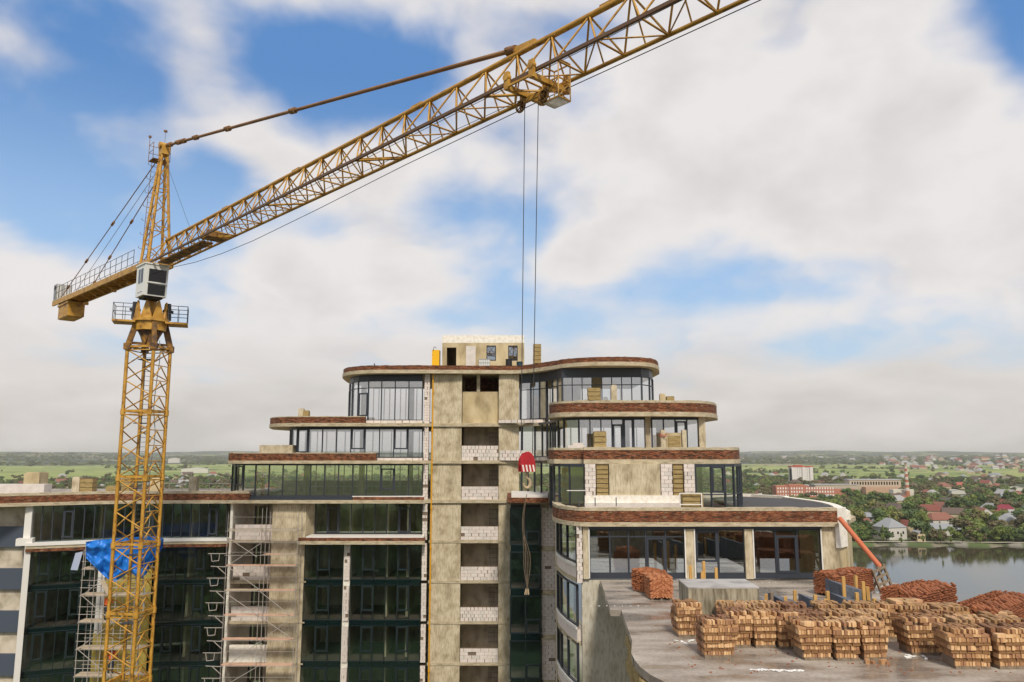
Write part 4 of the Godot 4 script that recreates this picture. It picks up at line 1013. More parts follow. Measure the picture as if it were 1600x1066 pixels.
	for k in 9:
		var a := float(k) / 9; var b := float(k + 1) / 9
		for i in 4:
			var p := func(f: Vector3, r: float) -> Vector3: return f.lerp(top + (f - AXIS - UP * 12.1) * 0.24, r)
			var g: Vector3 = foot[(i + 1) % 4]
			if (k + i) % 2 == 0: s.tube(p.call(foot[i], a), p.call(g, b), 0.03, 4)
			else: s.tube(p.call(g, a), p.call(foot[i], b), 0.03, 4)
			if k % 3 == 0: s.tube(p.call(foot[i], a), p.call(g, a), 0.035, 4)
	s.box(top + UP * 0.1, Vector3(0.5, 0.6, 0.7), cb); s.tube(top + ACROSS * -0.35 + UP * 0.45, top + ACROSS * 0.35 + UP * 0.45, 0.22, 10)
	var head := part("tower_head", s, paint, c)
	s = Shape.new()
	s.box(top - JIB * 0.85 - UP * 0.4, Vector3(1.1, 0.06, 0.9), cb)
	part("head_platform", s, mats.crane_rust, head)
	s = Shape.new()
	var hc := [top - JIB * 0.45 - ACROSS * 0.55, top - JIB * 1.3 - ACROSS * 0.55, top - JIB * 1.3 + ACROSS * 0.55, top - JIB * 0.45 + ACROSS * 0.55]
	for j in 4:
		s.tube(hc[j] - UP * 0.4, hc[j] + UP * 0.75, 0.022, 4)
		if j < 3:
			for q in [0.2, 0.72]: s.tube(hc[j] + UP * q, hc[j + 1] + UP * q, 0.02, 4)
	s.tube(hc[1] + UP * 0.7, hc[1] + UP * 1.3, 0.02, 4); s.box(hc[1] + UP * 1.35, Vector3(0.14, 0.14, 0.14)); s.tube(top + UP * 0.5, top + UP * 1.5, 0.014, 4); s.box(top + UP * 1.5, Vector3(0.18, 0.12, 0.18))
	for q in [-0.18, 0.18]: s.tube(cp(-1.05, q - 0.4, 12.2), cp(-0.45, q - 0.3, 19.3), 0.02, 4)
	for k in 20: s.tube(cp(-1.05 + k * 0.03, -0.58 + k * 0.005, 12.4 + k * 0.35), cp(-1.05 + k * 0.03, -0.22 + k * 0.005, 12.4 + k * 0.35), 0.014, 4)
	for k in 7:
		var f := cp(-1.1 + k * 0.09, -0.4 + k * 0.015, 13.6 + k * 0.95)
		for j in 4:
			var a0 := PI * j / 4.0; var a1 := PI * (j + 1) / 4.0
			s.tube(f + ACROSS * cos(a0) * 0.34 - JIB * sin(a0) * 0.55, f + ACROSS * cos(a1) * 0.34 - JIB * sin(a1) * 0.55, 0.014, 4)
	part("head_ladder", s, mats.tie_rust, head)
	# jib: one top chord, two bottom chords
	var n := 30; var pit := 1.63; var s0 := 1.0
	var hw := 0.68; var hh := 1.386
	s = Shape.new()
	s.tube(cp(s0 + 0.8, 0, JY + hh), cp(s0 + n * pit, 0, JY + hh), 0.1, 8); s.tube(cp(s0 - 1.0, hw, JY), cp(s0 + n * pit, hw, JY), 0.07, 8)
	s.bar(cp(0.6, -hw, JY), cp(0.6, hw, JY), 0.2, 0.2)
	for k in [6, 11, 17, 23, 28]: s.bar(cp(s0 + k * pit - 0.35, 0, JY + hh + 0.05), cp(s0 + k * pit + 0.35, 0, JY + hh + 0.05), 0.14, 0.16)
	var jib := part("jib", s, paint, c)
	s = Shape.new()
	s.bar(cp(s0 - 1.0, -hw, JY), cp(s0 + n * pit, -hw, JY), 0.1, 0.11)
	part("jib_chord", s, mats.dark_chord, jib)
	for k in n:
		var a := s0 + k * pit; var b := a + pit; var m := a + pit / 2
		for q in [-hw, hw]:
			rod("jib_brace", cp(m, 0, JY + hh), cp(a, q, JY), 0.035, paint, jib); rod("jib_brace", cp(m, 0, JY + hh), cp(b, q, JY), 0.035, paint, jib)
			if q > 0.0: rod("jib_strut", cp(m, 0, JY + hh), cp(m, q, JY), 0.03, paint, jib)
		rod("floor_brace", cp(a, -hw, JY), cp(a, hw, JY), 0.035, paint, jib)
		rod("floor_brace", cp(a, -hw if k % 2 else hw, JY), cp(b, hw if k % 2 else -hw, JY), 0.026, paint, jib)
		if k % 5 == 0 and k > 0: rod("floor_brace", cp(a - 0.2, -hw, JY - 0.02), cp(b - 0.2, hw, JY - 0.02), 0.05, paint, jib)
	s = Shape.new()
	s.box(cp(5.0, 0, JY - 0.04), Vector3(0.7, 0.08, 7.0), cb); s.box(cp(9.4, 0.1, JY + 0.1), Vector3(1.2, 0.3, 1.0), cb)
	s.tube(cp(9.2, -0.3, JY + 0.3), cp(9.2, 0.4, JY + 0.3), 0.24, 10)
	part("jib_walkway", s, mats.crane_rust, jib)
	s = Shape.new()
	var ca := []
	for q in [[1.2, 0.15], [5, 0.5], [9, 0.7], [13, 0.75], [20, 0.58], [27, 0.34], [35, 0.22], [49, 0.2]]: ca.append(cp(q[0], hw, JY - q[1]))
	s.path(ca, 0.018, 4)
	s.path([cp(1.5, 0.1, JY + 0.25), cp(48, 0.1, JY + 0.5)], 0.014, 4)
	s.path([cp(1.5, 0.2, JY + 0.1), cp(35, 0.2, JY - 0.2)], 0.012, 4); s.path([cp(0.4, 0, 19.6), cp(6.5, 0, JY + 0.5)], 0.012, 4)
	part("jib_cable", s, mats.cable, jib)
	# tie bar from the tower head to the jib
	var t0 := top + UP * 0.45; var t1 := cp(34.3, 0, JY + hh + 0.22)
	rod("tie_bar", t0, t1, 0.085, mats.tie_rust, c)
	s = Shape.new()
	for q in [0.03, 0.075, 0.1, 0.16, 0.3, 0.53, 0.995]:
		var m := t0.lerp(t1, q); var d := (t1 - t0).normalized()
		s.tube(m - d * 0.22, m + d * 0.22, 0.16, 8); s.bar(m - d * 0.12 - ACROSS * 0.2, m - d * 0.12 + ACROSS * 0.2, 0.09, 0.09)
	part("tie_joint", s, mats.tie_rust, c)
	part("tie_lug", Shape.new().bar(cp(34.2, 0, JY + hh + 0.2), cp(35.3, 0, JY + hh + 0.12), 0.13, 0.18), paint, c)
	# counter-jib
	s = Shape.new()
	for q in [-0.7, 0.7]: s.bar(cp(1.2, q, JY), cp(-22.5, q, JY + 0.55), 0.14, 0.4)
	for k in 22: s.bar(cp(-0.5 - k, -0.7, JY - 0.02 + k * 0.024), cp(-0.5 - k, 0.7, JY - 0.02 + k * 0.024), 0.12, 0.18)
	for k in 11: s.bar(cp(-0.5 - 2 * k, -0.7, JY - 0.1 + k * 0.048), cp(-2.5 - 2 * k, 0.7, JY - 0.1 + k * 0.048), 0.07, 0.07)
	s.box(cp(-11, 0, JY + 0.46), Vector3(1.3, 0.05, 22.0), Basis(ACROSS, (UP + JIB * 0.0237).normalized(), (JIB - UP * 0.0237).normalized()))
	for q in [-5.5, -9.0, -16.0]: s.box(cp(q, 0.2, JY - 0.2), Vector3(0.3, 0.2, 0.3), cb)
	var cj := part("counter_jib", s, paint, c)
	s = Shape.new()
	for q in [-0.72, 0.72]:
		for k in 17: s.tube(cp(-2.0 - k * 1.25, q, JY + 0.4 + k * 0.03), cp(-2.0 - k * 1.25, q, JY + 1.4 + k * 0.03), 0.022, 4)
		for g in [0.92, 1.4]: s.tube(cp(-2, q, JY + g), cp(-22, q, JY + g + 0.48), 0.022, 4)
	part("railing", s, mats.rail_steel, cj)
	s = Shape.new()
	s.box(cp(-19.4, 0, JY - 0.45), Vector3(1.25, 1.1, 2.9), cb); s.box(cp(-19.4, 0, JY + 0.12), Vector3(1.4, 0.16, 3.1), cb); s.box(cp(-19.4, 0, JY - 1.02), Vector3(1.1, 0.1, 2.4), cb)
	s.bar(cp(-18.9, -0.65, JY - 0.4), cp(-18.9, 0.65, JY - 0.4), 0.02, 1.0)
	part("counterweight", s, paint, cj)
	s = Shape.new()
	s.box(cp(-22.6, 0, JY + 1.5), Vector3(1.2, 1.6, 0.9), cb)
	var bx := part("winch_cabinet", s, mats.box_grey, cj)
	for k in 6: slabpiece("cabinet_rib", cp(-22.14, -0.5 + k * 0.2, JY + 1.5), Vector3(0.06, 1.5, 0.04), mats.white_trim, bx, cb)
	slabpiece("cabinet_vent", cp(-22.6, -0.61, JY + 2.0), Vector3(0.03, 0.3, 0.6), mats.dark_rubber, bx, cb)
	for q in [[-0.55, -20.6, 0.035], [0.55, -17.0, 0.035], [0.1, -20.0, 0.018]]:
		var p0: Vector3 = top + ACROSS * q[0] * 0.6 - UP * 0.5; var p1: Vector3 = cp(q[1], q[0], JY + 0.9)
		rod("counter_tie", p0, p1, q[2], mats.tie_rust, c)
		if q[2] > 0.03:
			for k in [0.4, 0.68, 0.9]: rod("tie_coupling", p0.lerp(p1, k), p0.lerp(p1, k + 0.022), 0.1, mats.tie_rust, c)
	# trolley under the jib with its maintenance basket
	s = Shape.new()
	for q in [-1.0, 1.0]:
		s.bar(cp(35.36 + q * 0.58, -0.85, JY - 0.22), cp(35.36 + q * 0.58, 0.95, JY - 0.2), 0.14, 0.18)
		for t in [-0.82, 0.82]: s.box(cp(35.36 + q * 0.58, t, JY + 0.0), Vector3(0.12, 0.6, 0.2), cb); s.tube(cp(35.36 + q * 0.58, t * 0.9, JY + 0.12), cp(35.36 + q * 0.58, t * 1.1, JY + 0.12), 0.13, 10)
	for t in [-0.85, 0.9]: s.bar(cp(34.7, t, JY - 0.22), cp(36.0, t, JY - 0.22), 0.07, 0.07)
	s.bar(cp(34.8, -0.6, JY - 0.26), cp(35.9, 0.7, JY - 0.26), 0.06, 0.06)
	s.bar(cp(34.5, 0.1, JY - 0.36), cp(35.95, 0.1, JY - 0.36), 0.12, 0.16)
	var tr := part("trolley", s, paint, c)
	s = Shape.new()
	for q in [34.58, 35.66]:
		for i in 16:
			var a0 := TAU * i / 16; var a1 := TAU * (i + 1) / 16
			s.tube(cp(q, 0, JY - 0.55) + (JIB * cos(a0) + UP * sin(a0)) * 0.2, cp(q, 0, JY - 0.55) + (JIB * cos(a1) + UP * sin(a1)) * 0.2, 0.04, 5)
		for i in 5: s.tube(cp(q, 0, JY - 0.55), cp(q, 0, JY - 0.55) + (JIB * cos(TAU * i / 5) + UP * sin(TAU * i / 5)) * 0.2, 0.025, 4)
		s.box(cp(q, 0.06, JY - 0.4), Vector3(0.05, 0.5, 0.16), cb)
	part("rope_sheave", s, mats.crane_rust, tr)
	s = Shape.new()
	var bk := []
	for q in [[36.28, 0.05], [36.28, 0.62], [35.57, 0.62], [35.57, 0.05]]: bk.append(cp(q[0], q[1], JY - 0.75))
	for j in 4:
		s.bar(bk[j], bk[j] + UP * 1.3, 0.04, 0.04)
		for q in [0.0, 0.65, 1.28]: s.bar(bk[j] + UP * q, bk[(j + 1) % 4] + UP * q, 0.04, 0.04)
		s.bar(bk[j], bk[(j + 1) % 4] + UP * 0.65, 0.03, 0.03)
	var bas := part("maintenance_basket", s, paint, tr)
	slabpiece("basket_floor", cp(35.925, 0.335, JY - 0.77), Vector3(0.54, 0.03, 0.68), mats.basket_mesh, bas, cb)

func hook() -> void:
	var at0 := cp(35.1, 0, JY - 0.8)
	var hk := Vector3(at0.x - 0.19, -0.4, at0.z)
	var h := thing("hook_block", "red and white striped crane hook block hanging on two steel ropes", "hook block", hk)
	for q in [[34.78, -0.12], [35.42, 0.12]]: rod("hoist_rope", cp(q[0], 0, JY - 0.6), hk + Vector3.RIGHT * q[1] * 1.5 + UP * 0.4, 0.014, mats.cable, h)
	var s := Shape.new()
	var K := 0.75
	var pr := [[-0.2, -0.2], [-0.32, 0.06], [-0.3, 0.3], [-0.17, 0.52], [0.05, 0.6], [0.2, 0.5], [0.3, 0.28], [0.32, 0.05], [0.2, -0.2]]
	for k in [-1.0, 1.0]:
		var z := Vector3(0.25, 0, 0.97); var x := Vector3(0.97, 0, -0.25)
		for i in pr.size():
			var a: Vector3 = hk + x * pr[i][0] * K + UP * pr[i][1] * K; var b: Vector3 = hk + x * pr[(i + 1) % pr.size()][0] * K + UP * pr[(i + 1) % pr.size()][1] * K
			s.flat(a + z * k * 0.13, b + z * k * 0.13, hk + UP * 0.15 + z * k * 0.13, z * k)
			s.flat(a + z * k * 0.09, b + z * k * 0.09, hk + UP * 0.15 + z * k * 0.09, -z * k)
			s.quad(a + z * k * 0.09, b + z * k * 0.09, b + z * k * 0.13, a + z * k * 0.13)
	var bs := Basis(Vector3(0.97, 0, -0.25), UP, Vector3(0.25, 0, 0.97))
	s.tube(hk + UP * 0.15 - bs.z * 0.08, hk + UP * 0.15 + bs.z * 0.08, 0.2, 14)
	var body := part("hook_cheek", s, mats.hook_red, h)
	for k in [-1.0, 1.0]:
		part("weight_plate", Shape.new().box(hk - UP * 0.06 + bs.z * k * 0.15, Vector3(0.46, 0.22, 0.04), bs), mats.hook_red, h)
		for i in 4:
			var st := Shape.new()
			var x0 := -0.2 + i * 0.11
			var f: Vector3 = hk - UP * 0.06 + bs.z * k * 0.173
			st.hexa([f + bs.x * (x0 + 0.04) - UP * 0.105, f + bs.x * (x0 + 0.09) - UP * 0.105, f + bs.x * (x0 + 0.09) - UP * 0.105 - bs.z * k * 0.01, f + bs.x * (x0 + 0.04) - UP * 0.105 - bs.z * k * 0.01, f + bs.x * x0 + UP * 0.105, f + bs.x * (x0 + 0.05) + UP * 0.105, f + bs.x * (x0 + 0.05) + UP * 0.105 - bs.z * k * 0.01, f + bs.x * x0 + UP * 0.105 - bs.z * k * 0.01])
			part("white_stripe", st, mats.stripe_white, h)
	s = Shape.new()
	s.tube(hk - UP * 0.12, hk - UP * 0.36, 0.04, 8)
	var cur := []
	for i in 12:
		var a := PI * 0.55 - i * PI * 1.55 / 11
		cur.append(hk + UP * -0.52 + bs.x * cos(a) * 0.11 + UP * sin(a) * 0.15)
	for i in 11: s.tube(cur[i], cur[i + 1], lerpf(0.03, 0.055, sin(PI * i / 11.0)), 8)
	part("hook", s, mats.hook_steel, h)
	var sl := thing("lifting_sling", "pair of long rope slings hanging from the crane hook", "sling", hk - UP * 1.0)
	for k in 4:
		s = Shape.new()
		var p := []
		for i in 15:
			var t := i / 14.0
			var spread: float = 0.1 * sin(PI * clampf((t - 0.45) * 1.9, 0, 1)) * ([-1.0, 0.3, 1.0, -0.4][k])
			p.append(hk + Vector3(0.0 - 0.14 * sin(PI * clampf(t * 1.6, 0, 1)) * (1 if k < 2 else 0.7) + spread, -0.85 - t * 2.85, 0.05 * sin(t * 5 + k)))
		s.path(p, 0.01, 5)
		part("rope", s, mats.rope_hemp, sl)
	s = Shape.new()
	for k in 3: s.tube(hk + Vector3(-0.03 + k * 0.03, -3.68, 0), hk + Vector3(-0.07 + k * 0.06, -3.85, 0.03), 0.02, 5)
	part("sling_hook", s, mats.hook_steel, sl)

# ---------------------------------------------------------------- scaffolds, cover, workers
func scaffold_right() -> void:
	var o := thing("scaffold", "grey tube scaffold with pinkish planks in front of the concrete balconies", "scaffold", Vector3(-18.3, -EYE, -59))
	var st: Material = mats.scaffold_steel
	var xs := [-20.85, -18.35, -18.05, -15.7]
	for q in xs:
		for z in [58.5, 59.5]: rod("standard", Vector3(q, -EYE, -z), Vector3(q, -4.0 if q == -18.35 else -4.35, -z), 0.022, st, o)
	var ys := [-5.6, -6.42, -7.33, -8.11, -9.86, -11.6, -13.28, -15.04, -16.8]
	for i in ys.size():
		var y: float = ys[i]
		for z in [58.5]: rod("ledger", Vector3(-21.0, y - 0.06, -z), Vector3(-15.5, y - 0.06, -z), 0.016, st, o)
		for g in [0.95]: rod("guard_rail", Vector3(-20.9, y + g, -58.5), Vector3(-15.6, y + g, -58.5), 0.012, st, o)
		for q in xs: rod("transom", Vector3(q, y - 0.06, -58.4), Vector3(q, y - 0.06, -59.6), 0.022, st, o)
		var xa: float = [-20.9, -20.9, -18.2, -20.9, -20.9, -20.9, -20.9, -20.9, -20.9][i]
		var xb: float = [-15.8, -18.3, -15.8, -15.8, -15.8, -15.8, -15.8, -15.8, -15.8][i]
		for k in 2:
			slabpiece("plank", Vector3((xa + xb) / 2 - (xb - xa) * 0.26, y, -58.7 - k * 0.3), Vector3((xb - xa) * 0.48, 0.045, 0.27), mats.plank_grey if i < 2 or i == 4 else mats.plank_pink, o)
			slabpiece("plank", Vector3((xa + xb) / 2 + (xb - xa) * 0.24, y - 0.012, -58.7 - k * 0.3), Vector3((xb - xa) * 0.52, 0.045, 0.27), mats.plank_pink if i > 2 else mats.plank_grey, o)
	for q in [[-20.8, -8.2, -18.2, -6.4], [-20.7, -8.2, -18.3, -9.8], [-20.8, -10.0, -15.8, -13.2], [-15.8, -11.7, -20.3, -15.0], [-18.3, -9.9, -16.0, -11.6], [-20.8, -6.1, -18.6, -7.5], [-20.8, -16.6, -18.2, -15.1]]: rod("diagonal", Vector3(q[0], q[1], -58.45), Vector3(q[2], q[3], -58.45), 0.026, st, o)
	for k in 6:
		var y := -7.3 - k * 1.74
		var s := Shape.new()
		for q in [[-22.3, y, -20.9, y], [-22.1, y, -22.0, y - 0.55], [-22.0, y - 0.55, -21.5, y - 0.5], [-21.5, y - 0.5, -21.45, y], [-22.05, y - 0.9, -20.9, y - 0.95], [-21.6, y - 0.92, -20.9, y - 1.5]]: s.tube(Vector3(q[0], q[1], -58.8), Vector3(q[2], q[3], -58.8), 0.03, 5)
		part("hanging_bracket", s, st, o)

func scaffold_left() -> void:
	var o := thing("scaffold", "light tube scaffold with pale planks below the blue tarpaulin, behind the crane mast", "scaffold", Vector3(-29, -EYE, -56))
	var st: Material = mats.scaffold_steel
	var xs := [-29.6, -28.75, -28.0, -27.2, -25.9]
	for q in xs:
		for z in [55.4, 56.4]: rod("standard", Vector3(q, -EYE, -z), Vector3(q, -6.6, -z), 0.028, st, o)
	for i in 7:
		var y := -7.9 - 1.76 * i
		for z in [55.4, 56.4]:
			for g in [-0.05, 0.5, 1.0]: rod("ledger", Vector3(-29.7, y + g, -z), Vector3(-25.8, y + g, -z), 0.022, st, o)
		for q in xs: rod("transom", Vector3(q, y - 0.05, -55.3), Vector3(q, y - 0.05, -56.5), 0.022, st, o)
		for k in 3:
			slabpiece("plank", Vector3(-28.4, y + 0.03, -55.55 - k * 0.3), Vector3(2.5, 0.07, 0.27), mats.plank_grey, o)
			if i != 2: slabpiece("plank", Vector3(-26.0, y + 0.035, -55.55 - k * 0.3), Vector3(2.2, 0.07, 0.27), mats.plank_grey, o)
		rod("diagonal", Vector3(-29.5 if i % 2 else -27.2, y, -55.33), Vector3(-27.2 if i % 2 else -29.5, y + 1.76, -55.33), 0.024, st, o)
	slabpiece("leaning_board", at(165, 918, 55.3), Vector3(0.3, 1.1, 0.06), mats.plank_grey, o, Basis(Vector3(0, 0, 1), 0.55))
	# blue cover tied over its top
	var t := thing("tarpaulin", "bright blue plastic tarpaulin draped over the scaffold top behind the crane mast", "tarpaulin", at(195, 875, 55))
	var s := Shape.new()
	var outline := [[134, 847, 134, 872], [150, 844, 146, 884], [165, 843, 160, 898], [178, 842, 176, 911], [192, 841, 190, 903], [206, 840, 203, 893], [220, 839, 217, 906], [234, 838, 228, 898], [246, 838, 240, 878], [256, 842, 254, 856]]
	var f := FastNoiseLite.new(); f.seed = 8; f.frequency = 0.055
	var grid := []
	var nu := 54; var nv := 22
	for i in nu + 1:
		var u := float(i) / nu * (outline.size() - 1)
		var a: Array = outline[mini(int(u), outline.size() - 2)]; var b: Array = outline[mini(int(u) + 1, outline.size() - 1)]
		var w := u - mini(int(u), outline.size() - 2)
		var col := []
		for j in nv + 1:
			var v := float(j) / nv
			var x := lerpf(lerpf(a[0], b[0], w), lerpf(a[2], b[2], w), v); var y := lerpf(lerpf(a[1], b[1], w), lerpf(a[3], b[3], w), v)
			var fold := absf(fposmod(u * 0.9 + v * 0.9, 1.0) - 0.5) * 0.5 + absf(fposmod(u * 1.7 - v * 1.3, 1.0) - 0.5) * 0.15 + f.get_noise_2d(i * 1.2, j * 1.5) * 0.6 + absf(f.get_noise_2d(i * 2.0 + 90.0, j * 0.7)) * 0.5
			col.append(at(x, y, 54.9 - fold * (0.35 + 0.65 * v) + 0.5 * v))
		grid.append(col)
	var nrm := func(i: int, j: int) -> Vector3: return (grid[mini(i + 1, nu)][j] - grid[maxi(i - 1, 0)][j]).cross(grid[i][maxi(j - 1, 0)] - grid[i][mini(j + 1, nv)]).normalized()
	for i in nu:
		for j in nv:
			var na: Vector3 = nrm.call(i, j + 1); var nb: Vector3 = nrm.call(i + 1, j + 1); var nc: Vector3 = nrm.call(i + 1, j); var nd: Vector3 = nrm.call(i, j)
			s.tri(grid[i][j + 1], grid[i + 1][j + 1], grid[i + 1][j], na, nb, nc); s.tri(grid[i][j + 1], grid[i + 1][j], grid[i][j], na, nc, nd)
	part("cover_sheet", s, mats.tarpaulin, t)
	s = Shape.new()
	s.path([at(134, 848, 54.8), at(133, 880, 55.2), at(131, 900, 55.3)], 0.02, 4)
	part("tie_rope", s, mats.white_trim, t)
	s = Shape.new()
	s.path([at(224, 900, 54.7), at(226, 925, 55), at(222, 960, 55)], 0.03, 4)
	part("tie_rope", s, mats.white_trim, t)

func body_mesh(joints: Array, bones: Array, cell: float) -> ArrayMesh:   # surface nets over smoothly joined tapered capsules
	var lo := Vector3(9, 9, 9); var hi := -lo
	for j in joints: lo = lo.min(j[0] - Vector3.ONE * (j[1] + 0.08)); hi = hi.max(j[0] + Vector3.ONE * (j[1] + 0.08))
	var n := Vector3i(((hi - lo) / cell).ceil())
	var fld := PackedFloat32Array(); fld.resize((n.x + 1) * (n.y + 1) * (n.z + 1))
	var id := func(x: int, y: int, z: int) -> int: return (x * (n.y + 1) + y) * (n.z + 1) + z
	for x in n.x + 1:
		for y in n.y + 1:
			for z in n.z + 1:
				var p := lo + Vector3(x, y, z) * cell
				var e := 0.0
				for b in bones:
					var a: Array = joints[b[0]]; var c: Array = joints[b[1]]
					var ab: Vector3 = c[0] - a[0]
					var t := clampf((p - a[0]).dot(ab) / maxf(ab.length_squared(), 1e-6), 0, 1)
					e += exp(-(p.distance_to(a[0] + ab * t) - lerpf(a[1], c[1], t)) * 55.0)
				fld[(x * (n.y + 1) + y) * (n.z + 1) + z] = -log(e + 1e-9) / 55.0
	var vert := {}
	for x in n.x:
		for y in n.y:
			for z in n.z:
				var sum := Vector3.ZERO; var hits := 0
				for k in 12:
					var ax := k / 4; var p := k % 2; var q := (k / 2) % 2
					var o := Vector3i(0, p, q) if ax == 0 else (Vector3i(p, 0, q) if ax == 1 else Vector3i(p, q, 0))
					var d := Vector3i(1, 0, 0) if ax == 0 else (Vector3i(0, 1, 0) if ax == 1 else Vector3i(0, 0, 1))
					var va := fld[id.call(x + o.x, y + o.y, z + o.z)]; var vb := fld[id.call(x + o.x + d.x, y + o.y + d.y, z + o.z + d.z)]
					if (va < 0.0) != (vb < 0.0):
						sum += Vector3(o) + Vector3(d) * (va / (va - vb)); hits += 1
				if hits: vert[Vector3i(x, y, z)] = lo + (Vector3(x, y, z) + sum / hits) * cell
	var s := Shape.new()
	for x in range(1, n.x):
		for y in range(1, n.y):
			for z in range(1, n.z):
				var v0 := fld[id.call(x, y, z)]
				for ax in 3:
					var d := Vector3i(1, 0, 0) if ax == 0 else (Vector3i(0, 1, 0) if ax == 1 else Vector3i(0, 0, 1))
					var v1 := fld[id.call(x + d.x, y + d.y, z + d.z)]
					if (v0 < 0.0) == (v1 < 0.0): continue
					var u := Vector3i(0, 1, 0) if ax == 0 else (Vector3i(0, 0, 1) if ax == 1 else Vector3i(1, 0, 0))
					var w := Vector3i(0, 0, 1) if ax == 0 else (Vector3i(1, 0, 0) if ax == 1 else Vector3i(0, 1, 0))
					var c := Vector3i(x, y, z)
					if not (vert.has(c) and vert.has(c - u) and vert.has(c - w) and vert.has(c - u - w)): continue
					var a0: Vector3 = vert[c - u - w]; var a1: Vector3 = vert[c - w]; var a2: Vector3 = vert[c]; var a3: Vector3 = vert[c - u]
					var m := (a0 + a2) / 2
					s.tint = Color(0.03, 0.04, 0.07) if m.y < 0.92 else (Color(0.62, 0.12, 0.025) if m.y < 1.47 else Color(0.42, 0.25, 0.18))
					if v0 < 0.0: s.quad(a0, a1, a2, a3)
					else: s.quad(a3, a2, a1, a0)
	return s.mesh()

func workers() -> void:
	var j := [[Vector3(0, 0.95, 0), 0.15], [Vector3(0, 1.2, 0.03), 0.15], [Vector3(0, 1.4, 0.05), 0.13], [Vector3(0, 1.5, 0.07), 0.055], [Vector3(0, 1.64, 0.1), 0.105],
		[Vector3(-0.1, 0.9, 0), 0.1], [Vector3(-0.12, 0.48, 0.04), 0.07], [Vector3(-0.12, 0.08, 0), 0.05], [Vector3(-0.12, 0.04, 0.16), 0.04],
		[Vector3(0.1, 0.9, 0), 0.1], [Vector3(0.13, 0.48, 0.0), 0.07], [Vector3(0.13, 0.08, -0.06), 0.05], [Vector3(0.14, 0.04, 0.1), 0.04],
		[Vector3(-0.2, 1.38, 0.04), 0.065], [Vector3(-0.27, 1.12, 0.1), 0.05], [Vector3(-0.2, 1.05, 0.34), 0.038], [Vector3(-0.18, 1.06, 0.43), 0.035],
		[Vector3(0.2, 1.38, 0.04), 0.065], [Vector3(0.28, 1.13, 0.08), 0.05], [Vector3(0.2, 1.18, 0.33), 0.038], [Vector3(0.17, 1.22, 0.42), 0.035]]
	var bones := [[0, 1], [1, 2], [2, 3], [3, 4], [0, 5], [5, 6], [6, 7], [7, 8], [0, 9], [9, 10], [10, 11], [11, 12], [2, 13], [13, 14], [14, 15], [15, 16], [2, 17], [17, 18], [18, 19], [19, 20]]
	var bm := body_mesh(j, bones, 0.03)
	var w := thing("person", "worker in an orange jacket and white helmet standing on the scaffold behind the mast", "person", Vector3(-27.95, -11.35, -55.85))
	piece("body", bm, mats.tinted, w, Transform3D(Basis(UP, 0.9), org[w]))
	var s := Shape.new()
	for i in 12:
		for k in 4:
			var q := func(a: float, e: float) -> Vector3: return Vector3(cos(a) * cos(e), sin(e) * 0.85, sin(a) * cos(e) * 1.15) * 0.135 + Vector3(0, 1.68, 0.1)
			var a0 := TAU * i / 12; var a1 := TAU * (i + 1) / 12; var e0 := PI / 2 * k / 4; var e1 := PI / 2 * (k + 1) / 4
			s.quad(q.call(a1, e0), q.call(a0, e0), q.call(a0, e1), q.call(a1, e1))
	var hm := s.mesh()
	piece("helmet", hm, mats.white_trim, w, Transform3D(Basis(UP, 0.9), org[w]))
	var w2 := w.duplicate() as Node3D
	add_child(w2, true)
	w2.name = "person_001"
	w2.position = Vector3(-27.45, -14.87 + EYE, -55.9); w2.rotation.y = 2.2
	tag(w2, "worker in an orange jacket on the lower scaffold deck, half hidden by the mast", "person")
# ---------------------------------------------------------------- terrace things
const YT := -6.55

